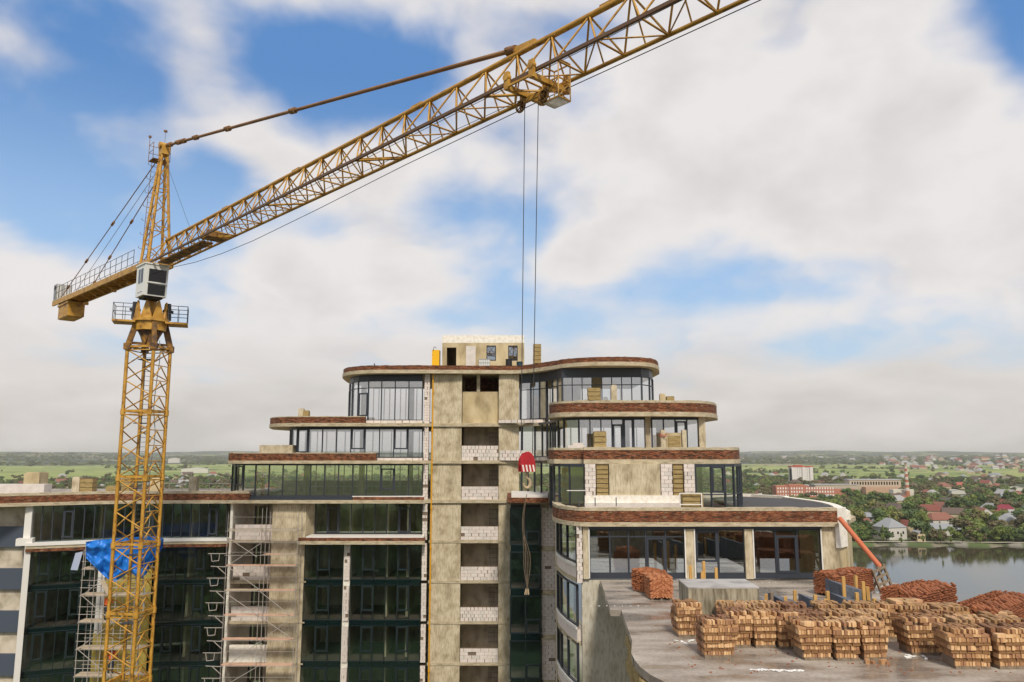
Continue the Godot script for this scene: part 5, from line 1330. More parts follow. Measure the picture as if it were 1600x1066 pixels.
# Hollow tan bricks: courses of small headers and courses showing the perforated side, bulging upwards, with a broken top layer
func tan_stack(label: String, x: float, d: float, w: float, dp: float, rows: int, near: bool, lean := 0.0, turn := 0.0) -> void:
	var o := thing("brick_stack", label, "brick stack", Vector3(x, YT, -d), "stacks of tan hollow bricks on the terrace")
	var bs := Basis(UP, turn + rng.randf_range(-0.07, 0.07))
	var belly := rng.randf_range(0.1, 0.2)
	var at0 := Vector3(x, YT, -d)
	var rest := Shape.new(); var holes := Shape.new()
	rest.tint = Color.WHITE
	slabpiece("pallet", at0 + UP * 0.045, Vector3(w * 0.86, 0.09, dp * 0.86), mats.timber_dark, o, bs)
	var y := 0.09
	for r in rows:
		var header := r % 2 == 0
		var slip := rng.randf_range(-0.02, 0.02)
		var top := r >= rows - 2
		var h := 0.14 if header else 0.1
		var grow := 1.02 - belly + belly * minf(1.0, r / (rows * 0.55)) + rng.randf_range(-0.015, 0.015)
		var ww := w * grow; var dd := dp * grow
		var bw := 0.09 if header else 0.25
		var nx := maxi(2, roundi(ww / bw)); var nz := maxi(2, roundi(dd / 0.26))
		bw = ww / nx
		var bd := dd / nz
		for i in nx:
			for k in nz:
				var outer := k == nz - 1 or i == 0 or i == nx - 1 or k == 0 or top
				if not outer: continue
				if top and rng.randf() < (0.16 if r == rows - 2 else 0.3): continue
				var px := (i + 0.5) * bw - ww / 2 + lean * y + slip + rng.randf_range(-0.01, 0.01); var pz := (k + 0.5) * bd - dd / 2 + rng.randf_range(-0.014, 0.014)
				if k == nz - 1: pz += rng.randf_range(-0.02, 0.025)
				var hh := h - 0.006
				var yy := y + h / 2
				var tilt := bs * Basis(UP, rng.randf_range(-0.05, 0.05)) * Basis(Vector3.BACK, rng.randf_range(-0.03, 0.03))
				if top and rng.randf() < 0.35:
					tilt = tilt * Basis(UP, rng.randf_range(-0.5, 0.5)); yy += 0.01; hh *= 0.85
				var p := at0 + bs * Vector3(px, yy, pz)
				var sz := Vector3(bw - 0.012, hh, bd - 0.01)
				if near and k == nz - 1: slabpiece("brick", p, sz, mats.hole_brick if not header and not top else mats["tan_brick_%d" % (rng.randi() % 4)], o, tilt)
				else:
					var into := rest if header or top else holes
					var tv := rng.randf_range(0.55, 1.05) * (0.8 if top else 1.0)
					into.tint = Color(tv, tv * rng.randf_range(0.9, 1.0), tv * rng.randf_range(0.84, 0.98))
					into.box(p, sz, tilt)
		y += h
	var inner := Shape.new()
	inner.box(at0 + bs * Vector3(lean * y * 0.5, y * 0.46, 0), Vector3(w * 0.8, y * 0.8, dp * 0.72), bs)
	part("stack_core", inner, mats.mortar, o)
	if rest.v.size(): part("other_bricks", rest, mats["tan_brick_%d" % (rng.randi() % 4)], o, "stuff")
	if holes.v.size(): part("perforated_bricks", holes, mats.hole_brick, o, "stuff")

# Solid red bricks stacked on edge and slanting against each other, herringbone fashion
func red_stack(label: String, x: float, d: float, w: float, len: float, h: float, turn: float, tone: int, slope := 0.0) -> void:
	var o := thing("red_brick_stack", label, "brick stack", Vector3(x, YT, -d), "herringbone stacks of red bricks")
	var bs := Basis(UP, turn)
	var at0 := Vector3(x, YT, -d)
	for k in 3: slabpiece("pallet_bearer", at0 + bs * Vector3((k - 1) * w * 0.4, 0.05, 0), Vector3(0.1, 0.1, len * 0.92), mats.timber_dark, o, bs)
	part("stack_core", Shape.new().box(at0 + bs * Vector3(0, h * 0.42 + 0.08, 0), Vector3(w * 0.84, h * 0.72, len * 0.95), bs), mats["red_stack_%d" % ((tone + 1) % 3)], o)
	var parts := [Shape.new(), Shape.new(), Shape.new()]
	var layers := int(h / 0.088)
	var nz := maxi(2, int(len / 0.13))
	for l in layers:
		for k in nz:
			for q in [-1.0, 1.0]:
				for c in 4:
					var px: float = q * (c + 0.5) * w / 8.0
					var edge := l == layers - 1 or l == layers - 2 or k == 0 or k == nz - 1 or c == 3
					if not edge or rng.randf() < 0.05: continue
					var z := (k + 0.5) * len / nz - len / 2
					var y := 0.12 + l * 0.088 + (w / 2 - absf(px)) * 0.06 + rng.randf_range(-0.012, 0.012)
					if l == layers - 1 and rng.randf() < 0.35: continue
					var t := bs * Basis(UP, rng.randf_range(-0.06, 0.06)) * Basis(Vector3.BACK, q * -0.55 + rng.randf_range(-0.12, 0.12))
					var sz := Vector3(w / 7.4, 0.062, len / nz - 0.012)
					var p := at0 + bs * Vector3(px + rng.randf_range(-0.02, 0.02), y, z + (rng.randf_range(0, 0.04) if k == nz - 1 else 0.0))
					if k == nz - 1 and d < 37.5: slabpiece("brick", p, sz, mats["red_stack_%d" % (tone if rng.randf() < 0.7 else 0)], o, t)
					else:
						var tv := rng.randf_range(0.6, 1.05)
						parts[tone].tint = Color(tv, tv, tv * rng.randf_range(0.9, 1.0))
						parts[tone].box(p, sz, t)
	for i in 3:
		if parts[i].v.size(): part("slanting_bricks", parts[i], mats["red_stack_%d" % i], o, "stuff")

func terrace_things() -> void:
	var N := true
	tan_stack("tan brick stack leaning at the front left corner of the concrete shaft", 6.36, 29.6, 0.92, 0.9, 9, N)
	tan_stack("tan brick stack standing foremost on the left, with stepped broken top", 6.68, 26.75, 1.12, 0.95, 9, N, 0.06)
	tan_stack("tan brick stack just right of the foremost left stack, its bricks askew", 7.72, 28.1, 0.93, 0.95, 9, N)
	tan_stack("neat tan brick stack fourth from the left in the middle row", 8.6, 28.05, 0.82, 0.95, 9, N)
	tan_stack("tan brick stack half hidden behind the left corner of the front trio", 9.42, 27.9, 0.86, 0.95, 9, N)
	tan_stack("left stack of the front trio of tan brick stacks", 9.78, 26.5, 1.06, 1.0, 9, N, -0.12)
	tan_stack("middle stack of the front trio of tan brick stacks", 10.72, 26.42, 0.84, 1.0, 9, N, -0.05)
	tan_stack("right stack of the front trio of tan brick stacks, loose bricks at its foot", 11.58, 26.5, 0.86, 1.0, 9, N)
	tan_stack("tan brick stack behind the concrete shaft's right side, back row left end", 8.0, 29.4, 1.0, 0.9, 9, false)
	tan_stack("back row tan brick stack with raised single bricks on top, second from left", 9.1, 29.35, 0.95, 0.9, 9, false)
	tan_stack("back row tan brick stack third from left, in front of the slate boards", 10.15, 29.2, 0.95, 0.9, 9, false)
	tan_stack("tan brick stack directly behind the left of the front trio", 10.2, 27.75, 0.9, 0.95, 9, false)
	tan_stack("tan brick stack directly behind the middle of the front trio", 11.2, 27.8, 0.9, 0.95, 9, false)
	tan_stack("tan brick stack directly behind the right of the front trio", 12.15, 27.8, 0.9, 0.95, 9, false)
	tan_stack("tan brick stack in the back row below the timber stakes", 11.4, 29.3, 0.95, 0.9, 9, false)
	tan_stack("tan brick stack in the back row beside the timber stakes' right end", 12.55, 29.3, 0.95, 0.9, 9, false)
	tan_stack("tan brick stack standing alone in the gap right of the front trio", 13.5, 29.3, 0.8, 0.95, 9, N)
	tan_stack("wide tan brick stack in the right group, nearest to the gap", 13.62, 27.1, 1.25, 1.0, 9, N, -0.08)
	tan_stack("tan brick stack wedged behind the right group's first two stacks", 14.6, 27.6, 0.8, 1.0, 9, false)
	tan_stack("dark mossy tan brick stack behind the wide one, before the long red pile", 14.3, 29.2, 1.1, 1.0, 10, false)
	tan_stack("second dark tan brick stack before the long red pile, further right", 15.5, 28.9, 1.1, 1.0, 9, false)
	tan_stack("big tan brick stack at the lower right with its left side in shade", 14.15, 25.45, 1.22, 1.0, 9, N, -0.1)
	tan_stack("tan brick stack at the lower right edge, next to the big one", 15.32, 25.45, 0.96, 1.0, 9, N)
	tan_stack("tan brick stack cut off by the right edge of the picture", 16.4, 25.5, 0.96, 1.0, 9, N)
	tan_stack("tan brick stack behind the big lower right one", 15.0, 26.8, 1.1, 1.0, 9, false)
	tan_stack("tan brick stack second behind the lower right edge", 16.2, 26.8, 1.1, 1.0, 9, false)
	tan_stack("low tan brick stack near the right edge below the far red pile", 17.0, 28.6, 1.1, 1.0, 8, false)
	red_stack("red herringbone brick stack in front of the left terrace window, further one", 6.55, 38.5, 1.1, 1.3, 1.05, 0.5, 0)
	red_stack("red herringbone brick stack reflected in a puddle, nearer of the left pair", 6.72, 36.95, 1.05, 1.15, 1.05, 0.06, 2)
	red_stack("long red brick pile beside the corner column, below the orange chute", 15.75, 38.2, 1.1, 3.0, 1.0, -1.02, 1)
	red_stack("long dark red brick pile behind the right tan stacks, by the terrace edge", 16.3, 32.3, 1.5, 3.2, 1.3, -0.92, 1)
	red_stack("long red brick pile farthest right, sloping out of the picture", 18.0, 30.2, 1.5, 4.4, 1.1, -0.85, 1)
	for q in [[11.65, 25.65, 0.4], [11.2, 25.72, 1.2]]:
		var o := thing("loose_brick", "loose tan brick lying at the foot of the front trio, %s one" % ("right" if q[0] > 11.4 else "left"), "brick", Vector3(q[0], YT, -q[1]), "loose bricks before the front trio")
		slabpiece("brick", org[o] + UP * 0.065, Vector3(0.25, 0.13, 0.12), mats.tan_brick_1, o, Basis(UP, q[2]))
		slabpiece("brick", org[o] + Vector3(0.14, 0.045, 0.05), Vector3(0.12, 0.09, 0.1), mats.tan_brick_3, o, Basis(UP, q[2] + 0.8))
	# concrete shaft head
	var sh := thing("concrete_shaft", "large grey cast concrete block standing on the terrace behind the brick stacks", "concrete block", Vector3(7.9, YT, -31.0))
	var s := Shape.new()
	s.prism([V(6.58, 30.1), V(9.22, 30.1), V(9.26, 32.0), V(6.62, 32.0)], YT, -5.0)
	part("block_body", s, mats.concrete_grey, sh)
	part("screed_top", Shape.new().prism([V(6.57, 30.09), V(9.23, 30.09), V(9.27, 32.01), V(6.61, 32.01)], -5.002, -4.95), mats.screed_grey, sh)
	# timber stakes and slate-coloured boards
	var lab := ["leftmost", "second", "third", "rightmost"]
	for i in 4:
		var q: Array = [[8.35, 37.6, 1.35], [8.85, 37.4, 1.1], [9.05, 37.9, 1.5], [9.55, 37.6, 1.25]][i]
		var o := thing("timber_stake", "upright timber stake behind the concrete block, %s of the four" % lab[i], "stake", Vector3(q[0], YT, -q[1]), "timber stakes behind the concrete block")
		slabpiece("stake", org[o] + UP * q[2] / 2, Vector3(0.13, q[2], 0.1), mats.timber, o)
	var bl := ["short slate board lying left of the stakes", "long slate board leaning low beside the second stake", "broad slate board in the middle of the stakes", "slate board under the tall pair of stakes", "big slate slab raised at the right end of the stakes"]
	for i in 5:
		var q: Array = [[9.85, 32.3, 0.75, 0.92], [10.8, 31.7, 0.95, 0.98], [11.95, 31.5, 0.95, 1.0], [13.25, 31.6, 1.0, 1.02], [14.0, 33.6, 1.2, 1.25]][i]
		var o := thing("slate_board", bl[i], "board", Vector3(q[0], YT, -q[1]), "slate grey boards among the stakes")
		part("board", Shape.new().hexa_at(org[o], q[2], q[3], 1.7), mats.slate_board, o)
	var sp := [[9.45, 32.0, 0.8, 1], [10.0, 31.8, 0.75, 0], [10.15, 31.6, 0.85, 1], [10.6, 31.3, 0.75, 0], [11.35, 32.4, 0.8, 0], [11.55, 30.8, 0.9, 0], [11.85, 30.5, 0.8, 0], [12.6, 32.2, 0.8, 0], [12.75, 30.9, 0.7, 0], [13.3, 32.3, 1.35, 0], [13.25, 31.0, 0.95, 0], [13.95, 32.0, 1.2, 0], [14.4, 32.6, 0.9, 0], [14.6, 34.2, 1.1, 0], [13.85, 30.9, 0.75, 0], [14.1, 30.6, 0.7, 0]]
	var spot_words := ["left of the short board", "behind the short board", "right of the short board", "left of the long board", "behind the long board", "before the long board", "before the broad board's left corner", "behind the broad board", "before the broad board", "tallest of all beside the tall pair", "left of the under board", "second of the tall pair", "left of the raised slab", "right of the raised slab", "before the tall pair", "rightmost and nearest below the raised slab"]
	for i in sp.size():
		var q: Array = sp[i]
		var o := thing("timber_stake", "%s timber stake among the slate boards, %s" % ["weathered grey" if q[3] else ("tall" if q[2] > 1.1 else "short"), spot_words[i]], "stake", Vector3(q[0], YT, -q[1]), "timber stakes among the slate boards")
		slabpiece("stake", org[o] + UP * (q[2] + 0.3) / 2, Vector3(0.12, q[2] + 0.3, 0.11), mats.timber_dark if q[3] else mats.timber, o, Basis(UP, rng.randf_range(-0.3, 0.3)) * Basis(Vector3.BACK, rng.randf_range(-0.04, 0.04)))
	# orange chute resting on a leaning pallet
	var a := at(1312, 810, 41.4); var e := at(1378, 889, 39.2)
	var ch := thing("debris_chute", "long orange plastic pipe slanting from the parapet corner down to the pallet", "pipe", e)
	s = Shape.new()
	s.tube(a, e, 0.125, 14)
	var n := (e - a).normalized()
	s.tube(a - n * 0.02, a + n * 0.12, 0.1, 14); s.tube(a.lerp(e, 0.5), a.lerp(e, 0.53), 0.14, 14)
	part("pipe", s, mats.chute_orange, ch)
	var pb := at(1389, 922, 38.6)
	pb.y = YT
	var pl := thing("pallet", "grey wooden pallet leaning upright under the lower end of the orange pipe", "pallet", pb)
	var tb := Basis(UP, 0.35) * Basis(Vector3.RIGHT, -0.12) * Basis(Vector3.BACK, 0.3)
	for i in 4: slabpiece("slat", pb + tb * Vector3(-0.1, 0.16 + i * 0.32, 0.05), Vector3(0.85, 0.12, 0.03), mats.timber_dark, pl, tb)
	for i in 3: slabpiece("bearer", pb + tb * Vector3(-0.47 + i * 0.37, 0.62, 0), Vector3(0.1, 1.24, 0.09), mats.timber_dark, pl, tb)
	slabpiece("prop", pb + Vector3(-0.35, 0.6, -0.3), Vector3(0.1, 1.25, 0.1), mats.timber_dark, pl, Basis(Vector3.BACK, -0.3) * Basis(Vector3.RIGHT, 0.35))
	# scraps of white sheet and foam on the deck
	var sc := [["crumpled white sheet on the terrace in front of the left brick stacks", 1073, 1004, 0], ["torn white sheet on the terrace between the front trio and the right stacks", 1431, 1028, 0], ["line of spilt white foam in front of the trio, left piece", 1194, 1048, 1], ["line of spilt white foam in front of the trio, right piece", 1235, 1049, 1], ["thin strip of white foam along the deck near the puddle", 1010, 948, 2], ["white scraps below the right terrace window", 1212, 911, 2]]
	for q in sc:
		var dd := YT / (at(q[1], q[2], 1.0).y)
		var c := at(q[1], q[2], dd)
		var o := thing("white_scrap", q[0], "litter", c)
		s = Shape.new()
		for i in [9, 16, 9][q[3]]:
			var p: Vector3 = c + Vector3(rng.randf_range(-0.33, 0.33), 0.012, rng.randf_range(-0.28, 0.28)) if q[3] == 0 else c + Vector3((i / 16.0 - 0.5) * ([0, 0.8, 3.2][q[3]] * (1.0 if q[3] == 1 else 1.7)), 0.012, rng.randf_range(-0.07, 0.07))
			var r := Basis(UP, rng.randf() * 6.0) * Basis(Vector3.RIGHT, rng.randf_range(-0.2, 0.2))
			var sw := rng.randf_range(0.1, 0.24) if q[3] == 0 else rng.randf_range(0.06, 0.16) * (0.6 if q[3] == 2 else 1.0)
			s.box(p + UP * 0.01, Vector3(sw, 0.02, sw * rng.randf_range(0.3, 0.6)), r)
		part("scraps", s, mats.litter_white, o)
	var cr := thing("brick_crumbs", "scattered crumbs of broken brick on the wet terrace floor", "rubble", Vector3(9.5, YT, -27))
	s = Shape.new()
	for i in 130:
		var p := Vector3(rng.randf_range(5.4, 15.5), YT + 0.012, -rng.randf_range(24.6, 29.0))
		var w := rng.randf_range(0.02, 0.07)
		s.box(p, Vector3(w, 0.03, w * rng.randf_range(0.5, 1.0)), Basis(UP, rng.randf() * 6.0))
	part("crumbs", s, mats.red_stack_1, cr, "stuff")
	cr.set_meta("kind", "stuff")
	# roof things
	var o := thing("yellow_cabinet", "yellow metal cabinet standing on the roof left of the lift house", "cabinet", Vector3(-6.00, 6.75, -61))
	s = Shape.new()
	s.box(org[o] + UP * 0.65, Vector3(0.58, 1.3, 0.5))
	part("body", s, mats.box_yellow, o)
	s = Shape.new()
	s.box(org[o] + Vector3(0.3, 0.64, -0.02), Vector3(0.06, 1.24, 0.46)); s.box(org[o] + Vector3(-0.2, 1.25, 0.255), Vector3(0.08, 0.06, 0.02)); s.box(org[o] + Vector3(-0.2, 0.9, 0.255), Vector3(0.05, 0.05, 0.02))
	part("side_panel", s, mats.rail_steel, o)
	s = Shape.new()
	for i in 8: s.tube(org[o] + Vector3(-0.1 - cos(PI * i / 8.0) * 0.1, 1.45 + sin(PI * i / 8.0) * 0.12, 0), org[o] + Vector3(-0.1 - cos(PI * (i + 1) / 8.0) * 0.1, 1.45 + sin(PI * (i + 1) / 8.0) * 0.12, 0), 0.022, 4)
	s.tube(org[o] + Vector3(-0.2, 1.3, 0), org[o] + Vector3(-0.2, 1.45, 0), 0.022, 4)
	part("hook_eye", s, mats.cable, o)
	o = thing("water_tank", "white plastic tank in a wire cage on the roof before the lift house", "tank", Vector3(-2.17, 6.38, -61.2))
	part("tank", Shape.new().box(org[o] + UP * 0.5, Vector3(0.82, 0.86, 0.8)), mats.tank_white, o)
	s = Shape.new()
	for i in 6:
		s.tube(org[o] + Vector3(-0.44 + i * 0.176, 0.04, 0.43), org[o] + Vector3(-0.44 + i * 0.176, 0.98, 0.43), 0.014, 4)
		if i < 4:
			for z in [-0.43, 0.43]: s.tube(org[o] + Vector3(-0.45, 0.1 + i * 0.28, z), org[o] + Vector3(0.45, 0.1 + i * 0.28, z), 0.014, 4)
	part("cage", s, mats.box_grey, o)
	for q in [["barrel", "black plastic barrel on the roof below the right lift house window", 795.0, 0.98, 0.26, "barrel_black"], ["barrel", "low dark blue drum at the right corner of the lift house", 812.0, 0.78, 0.25, "barrel_teal"]]:
		o = thing(q[0], q[1], "barrel", Vector3(-0.25 if q[2] < 800.0 else 0.61, 6.38, -61.2))
		s = Shape.new()
		s.tube(org[o], org[o] + UP * q[3], q[4], 14)
		for k in 3: s.tube(org[o] + UP * (0.02 + k * q[3] * 0.45), org[o] + UP * (0.06 + k * q[3] * 0.45), q[4] + 0.02, 14)
		part("drum", s, mats[q[5]], o)
	o = thing("roof_outlet", "small vent cap on the roof edge above the curved left glazing", "vent", Vector3(-10.84, 6.75, -61))
	part("cap", Shape.new().box(org[o] + UP * 0.05, Vector3(0.75, 0.06, 0.4)).tube(org[o], org[o] + UP * 0.25, 0.05, 6), mats.rail_steel, o)

# ---------------------------------------------------------------- country
var hill := FastNoiseLite.new()
var plot := FastNoiseLite.new()
var wood := FastNoiseLite.new()

func lake_side(p: Vector2) -> float:   # above zero on the water; p is (x, distance)
	var far := 398.0 + 5.0 * sin(p.x * 0.013) - p.y
	var near := p.y + 150.0
	var left := p.x - 20.0 - maxf(0.0, (60.0 - p.y)) * 0.05 + 3.0 * sin(p.y * 0.03)
	return minf(minf(far, near), minf(left, 700.0 - p.x))

func ground(x: float, z: float) -> float:
	var r := Vector2(x, z).length()
	var h := smoothstep(2600.0, 8500.0, r) * (46.0 + 40.0 * hill.get_noise_2d(x * 0.6, z * 0.6)) + smoothstep(700.0, 4000.0, r) * 5.0 * hill.get_noise_2d(x * 2.0, z * 2.0)
	var l := lake_side(Vector2(x, -z))
	if l > -10.0: h = lerpf(h, -2.5, smoothstep(-3.0, 4.0, l))
	return h

func land_colour(x: float, z: float) -> Color:
	var r := Vector2(x, z).length()
	var f := plot.get_noise_2d(x + 0.4 * z, z * 2.4)
	var w := wood.get_noise_2d(x * 0.7, z * 2.2)
	var l := lake_side(Vector2(x, -z))
	var c := Color(0.055, 0.085, 0.02)
	if r < 1500.0: c = Color(0.06, 0.08, 0.025).lerp(Color(0.1, 0.12, 0.04), clampf(f + 0.5, 0, 1))
	elif r < 3300.0 + 500.0 * w:
		c = [Color(0.25, 0.3, 0.06), Color(0.28, 0.33, 0.08), Color(0.18, 0.24, 0.05), Color(0.32, 0.34, 0.1), Color(0.24, 0.3, 0.06)][int((f + 1.0) * 2.499)]
		if w > 0.34: c = Color(0.035, 0.06, 0.025)
	else:
		c = [Color(0.09, 0.13, 0.04), Color(0.2, 0.26, 0.07), Color(0.05, 0.08, 0.03), Color(0.28, 0.24, 0.13), Color(0.2, 0.26, 0.08)][int((f + 1.0) * 2.499)]
		if w > -0.12: c = Color(0.028, 0.05, 0.024)
	if x > 1800.0 and r > 3800.0 and f > 0.6: c = Color(0.35, 0.28, 0.03)
	if l > -1.0 and l < 2.0: c = Color(0.28, 0.24, 0.16)
	elif l > -8.0 and l <= -1.0: c = Color(0.11, 0.16, 0.035) if l > -5.5 else Color(0.36, 0.33, 0.26)
	elif l >= 2.0: c = Color(0.05, 0.05, 0.035)
	return c * (0.9 + 0.2 * wood.get_noise_2d(x * 9.0, z * 9.0))

func country() -> void:
	hill.seed = 3; hill.frequency = 0.0006; hill.fractal_octaves = 4
	plot.seed = 4; plot.frequency = 0.0022; plot.noise_type = FastNoiseLite.TYPE_CELLULAR; plot.cellular_return_type = FastNoiseLite.RETURN_CELL_VALUE
	wood.seed = 6; wood.frequency = 0.0016; wood.fractal_octaves = 5
	var s := Shape.new()
	var rs := [3.0, 30.0]
	while rs[-1] < 340.0: rs.append(rs[-1] + 22.0)
	while rs[-1] < 430.0: rs.append(rs[-1] + 2.5)
	while rs[-1] < 11500.0: rs.append(rs[-1] * 1.022 + 2.0)
	var az := []
	var a := -PI
	while a < PI - 0.001:
		az.append(a)
		a += 0.0042 if absf(a) < 0.68 else 0.035
	az.append(PI)
	var v := PackedVector3Array(); var nn := PackedVector3Array(); var c := PackedColorArray(); var id := PackedInt32Array()
	var m := az.size()
	for r in rs:
		for q in az:
			var x: float = r * sin(q); var z: float = -r * cos(q)
			v.append(Vector3(x, ground(x, z), z)); nn.append(UP); c.append(land_colour(x, z))
	for i in rs.size() - 1:
		for j in m - 1:
			var k := i * m + j
			id.append_array([k, k + m, k + 1, k + 1, k + m, k + m + 1])
	var arr := []
	arr.resize(Mesh.ARRAY_MAX)
	arr[Mesh.ARRAY_VERTEX] = v; arr[Mesh.ARRAY_NORMAL] = nn; arr[Mesh.ARRAY_COLOR] = c; arr[Mesh.ARRAY_INDEX] = id
	var am := ArrayMesh.new()
	am.add_surface_from_arrays(Mesh.PRIMITIVE_TRIANGLES, arr)
	var g := MeshInstance3D.new()
	g.name = "ground"; g.mesh = am; g.material_override = mats.land
	add_child(g); tag(g, "rolling green country of fields and gardens out to the horizon", "ground"); g.set_meta("kind", "structure")
	s.quad(Vector3(15, -1.2, 150), Vector3(760, -1.2, 150), Vector3(760, -1.2, -425), Vector3(15, -1.2, -425))
	var lk := part("lake", s, mats.water, self)
	lk.position = Vector3.ZERO
	tag(lk, "still grey green lake behind the terrace", "lake"); lk.set_meta("kind", "structure")
	# shore path
	s = Shape.new()
	var pth := []
	for i in 60: pth.append(V(20 + i * 12.0, 398.0 + 5.0 * sin((20 + i * 12.0) * 0.013) + 6.4))
	for i in 59: s.quad(Vector3(pth[i].x, 0.25, -pth[i].y), Vector3(pth[i + 1].x, 0.25, -pth[i + 1].y), Vector3(pth[i + 1].x, 0.25, -pth[i + 1].y - 3.0), Vector3(pth[i].x, 0.25, -pth[i].y - 3.0))
	var pp := part("shore_path", s, mats.plaster, self)
	pp.position = Vector3.ZERO
	tag(pp, "pale path along the far lake shore", "path"); pp.set_meta("kind", "structure")

func crown_mesh(sd: int, lobes: int, tall: float, leaves: int, size: float) -> ArrayMesh:   # clumps of small leaf faces round several boughs, about 1 m in radius
	var q := RandomNumberGenerator.new(); q.seed = sd
	var s := Shape.new()
	var bl := []
	for i in lobes:
		var an := q.randf() * TAU
		var rr := sqrt(q.randf()) * 0.62
		bl.append([Vector3(cos(an) * rr, 0.25 + q.randf() * tall * 1.5, sin(an) * rr), q.randf_range(0.3, 0.52)])
	for i in leaves:
		var b: Array = bl[i % lobes]
		var d := Vector3(q.randfn(), q.randfn(), q.randfn()).normalized()
		var p: Vector3 = b[0] + d * Vector3(1, 0.8, 1) * b[1] * pow(q.randf(), 0.3)
		var nr := (d + Vector3(q.randfn(), q.randfn() + 0.6, q.randfn()) * 0.45).normalized()
		var x := nr.cross(Vector3(q.randfn(), q.randfn(), q.randfn())).normalized()
		var y := nr.cross(x)
		var w := size * q.randf_range(0.6, 1.3)
		s.tint = Color.WHITE * q.randf_range(0.7, 1.35)
		s.tint.a = 1.0
		s.tri(p - x * w, p + x * w * 0.8 - y * w * 0.5, p + y * w, nr, nr, nr)
		s.tri(p + x * w * 0.8 - y * w * 0.5, p + x * w * 0.9 + y * w * 0.8, p + y * w, nr, nr, nr)
	return s.mesh()

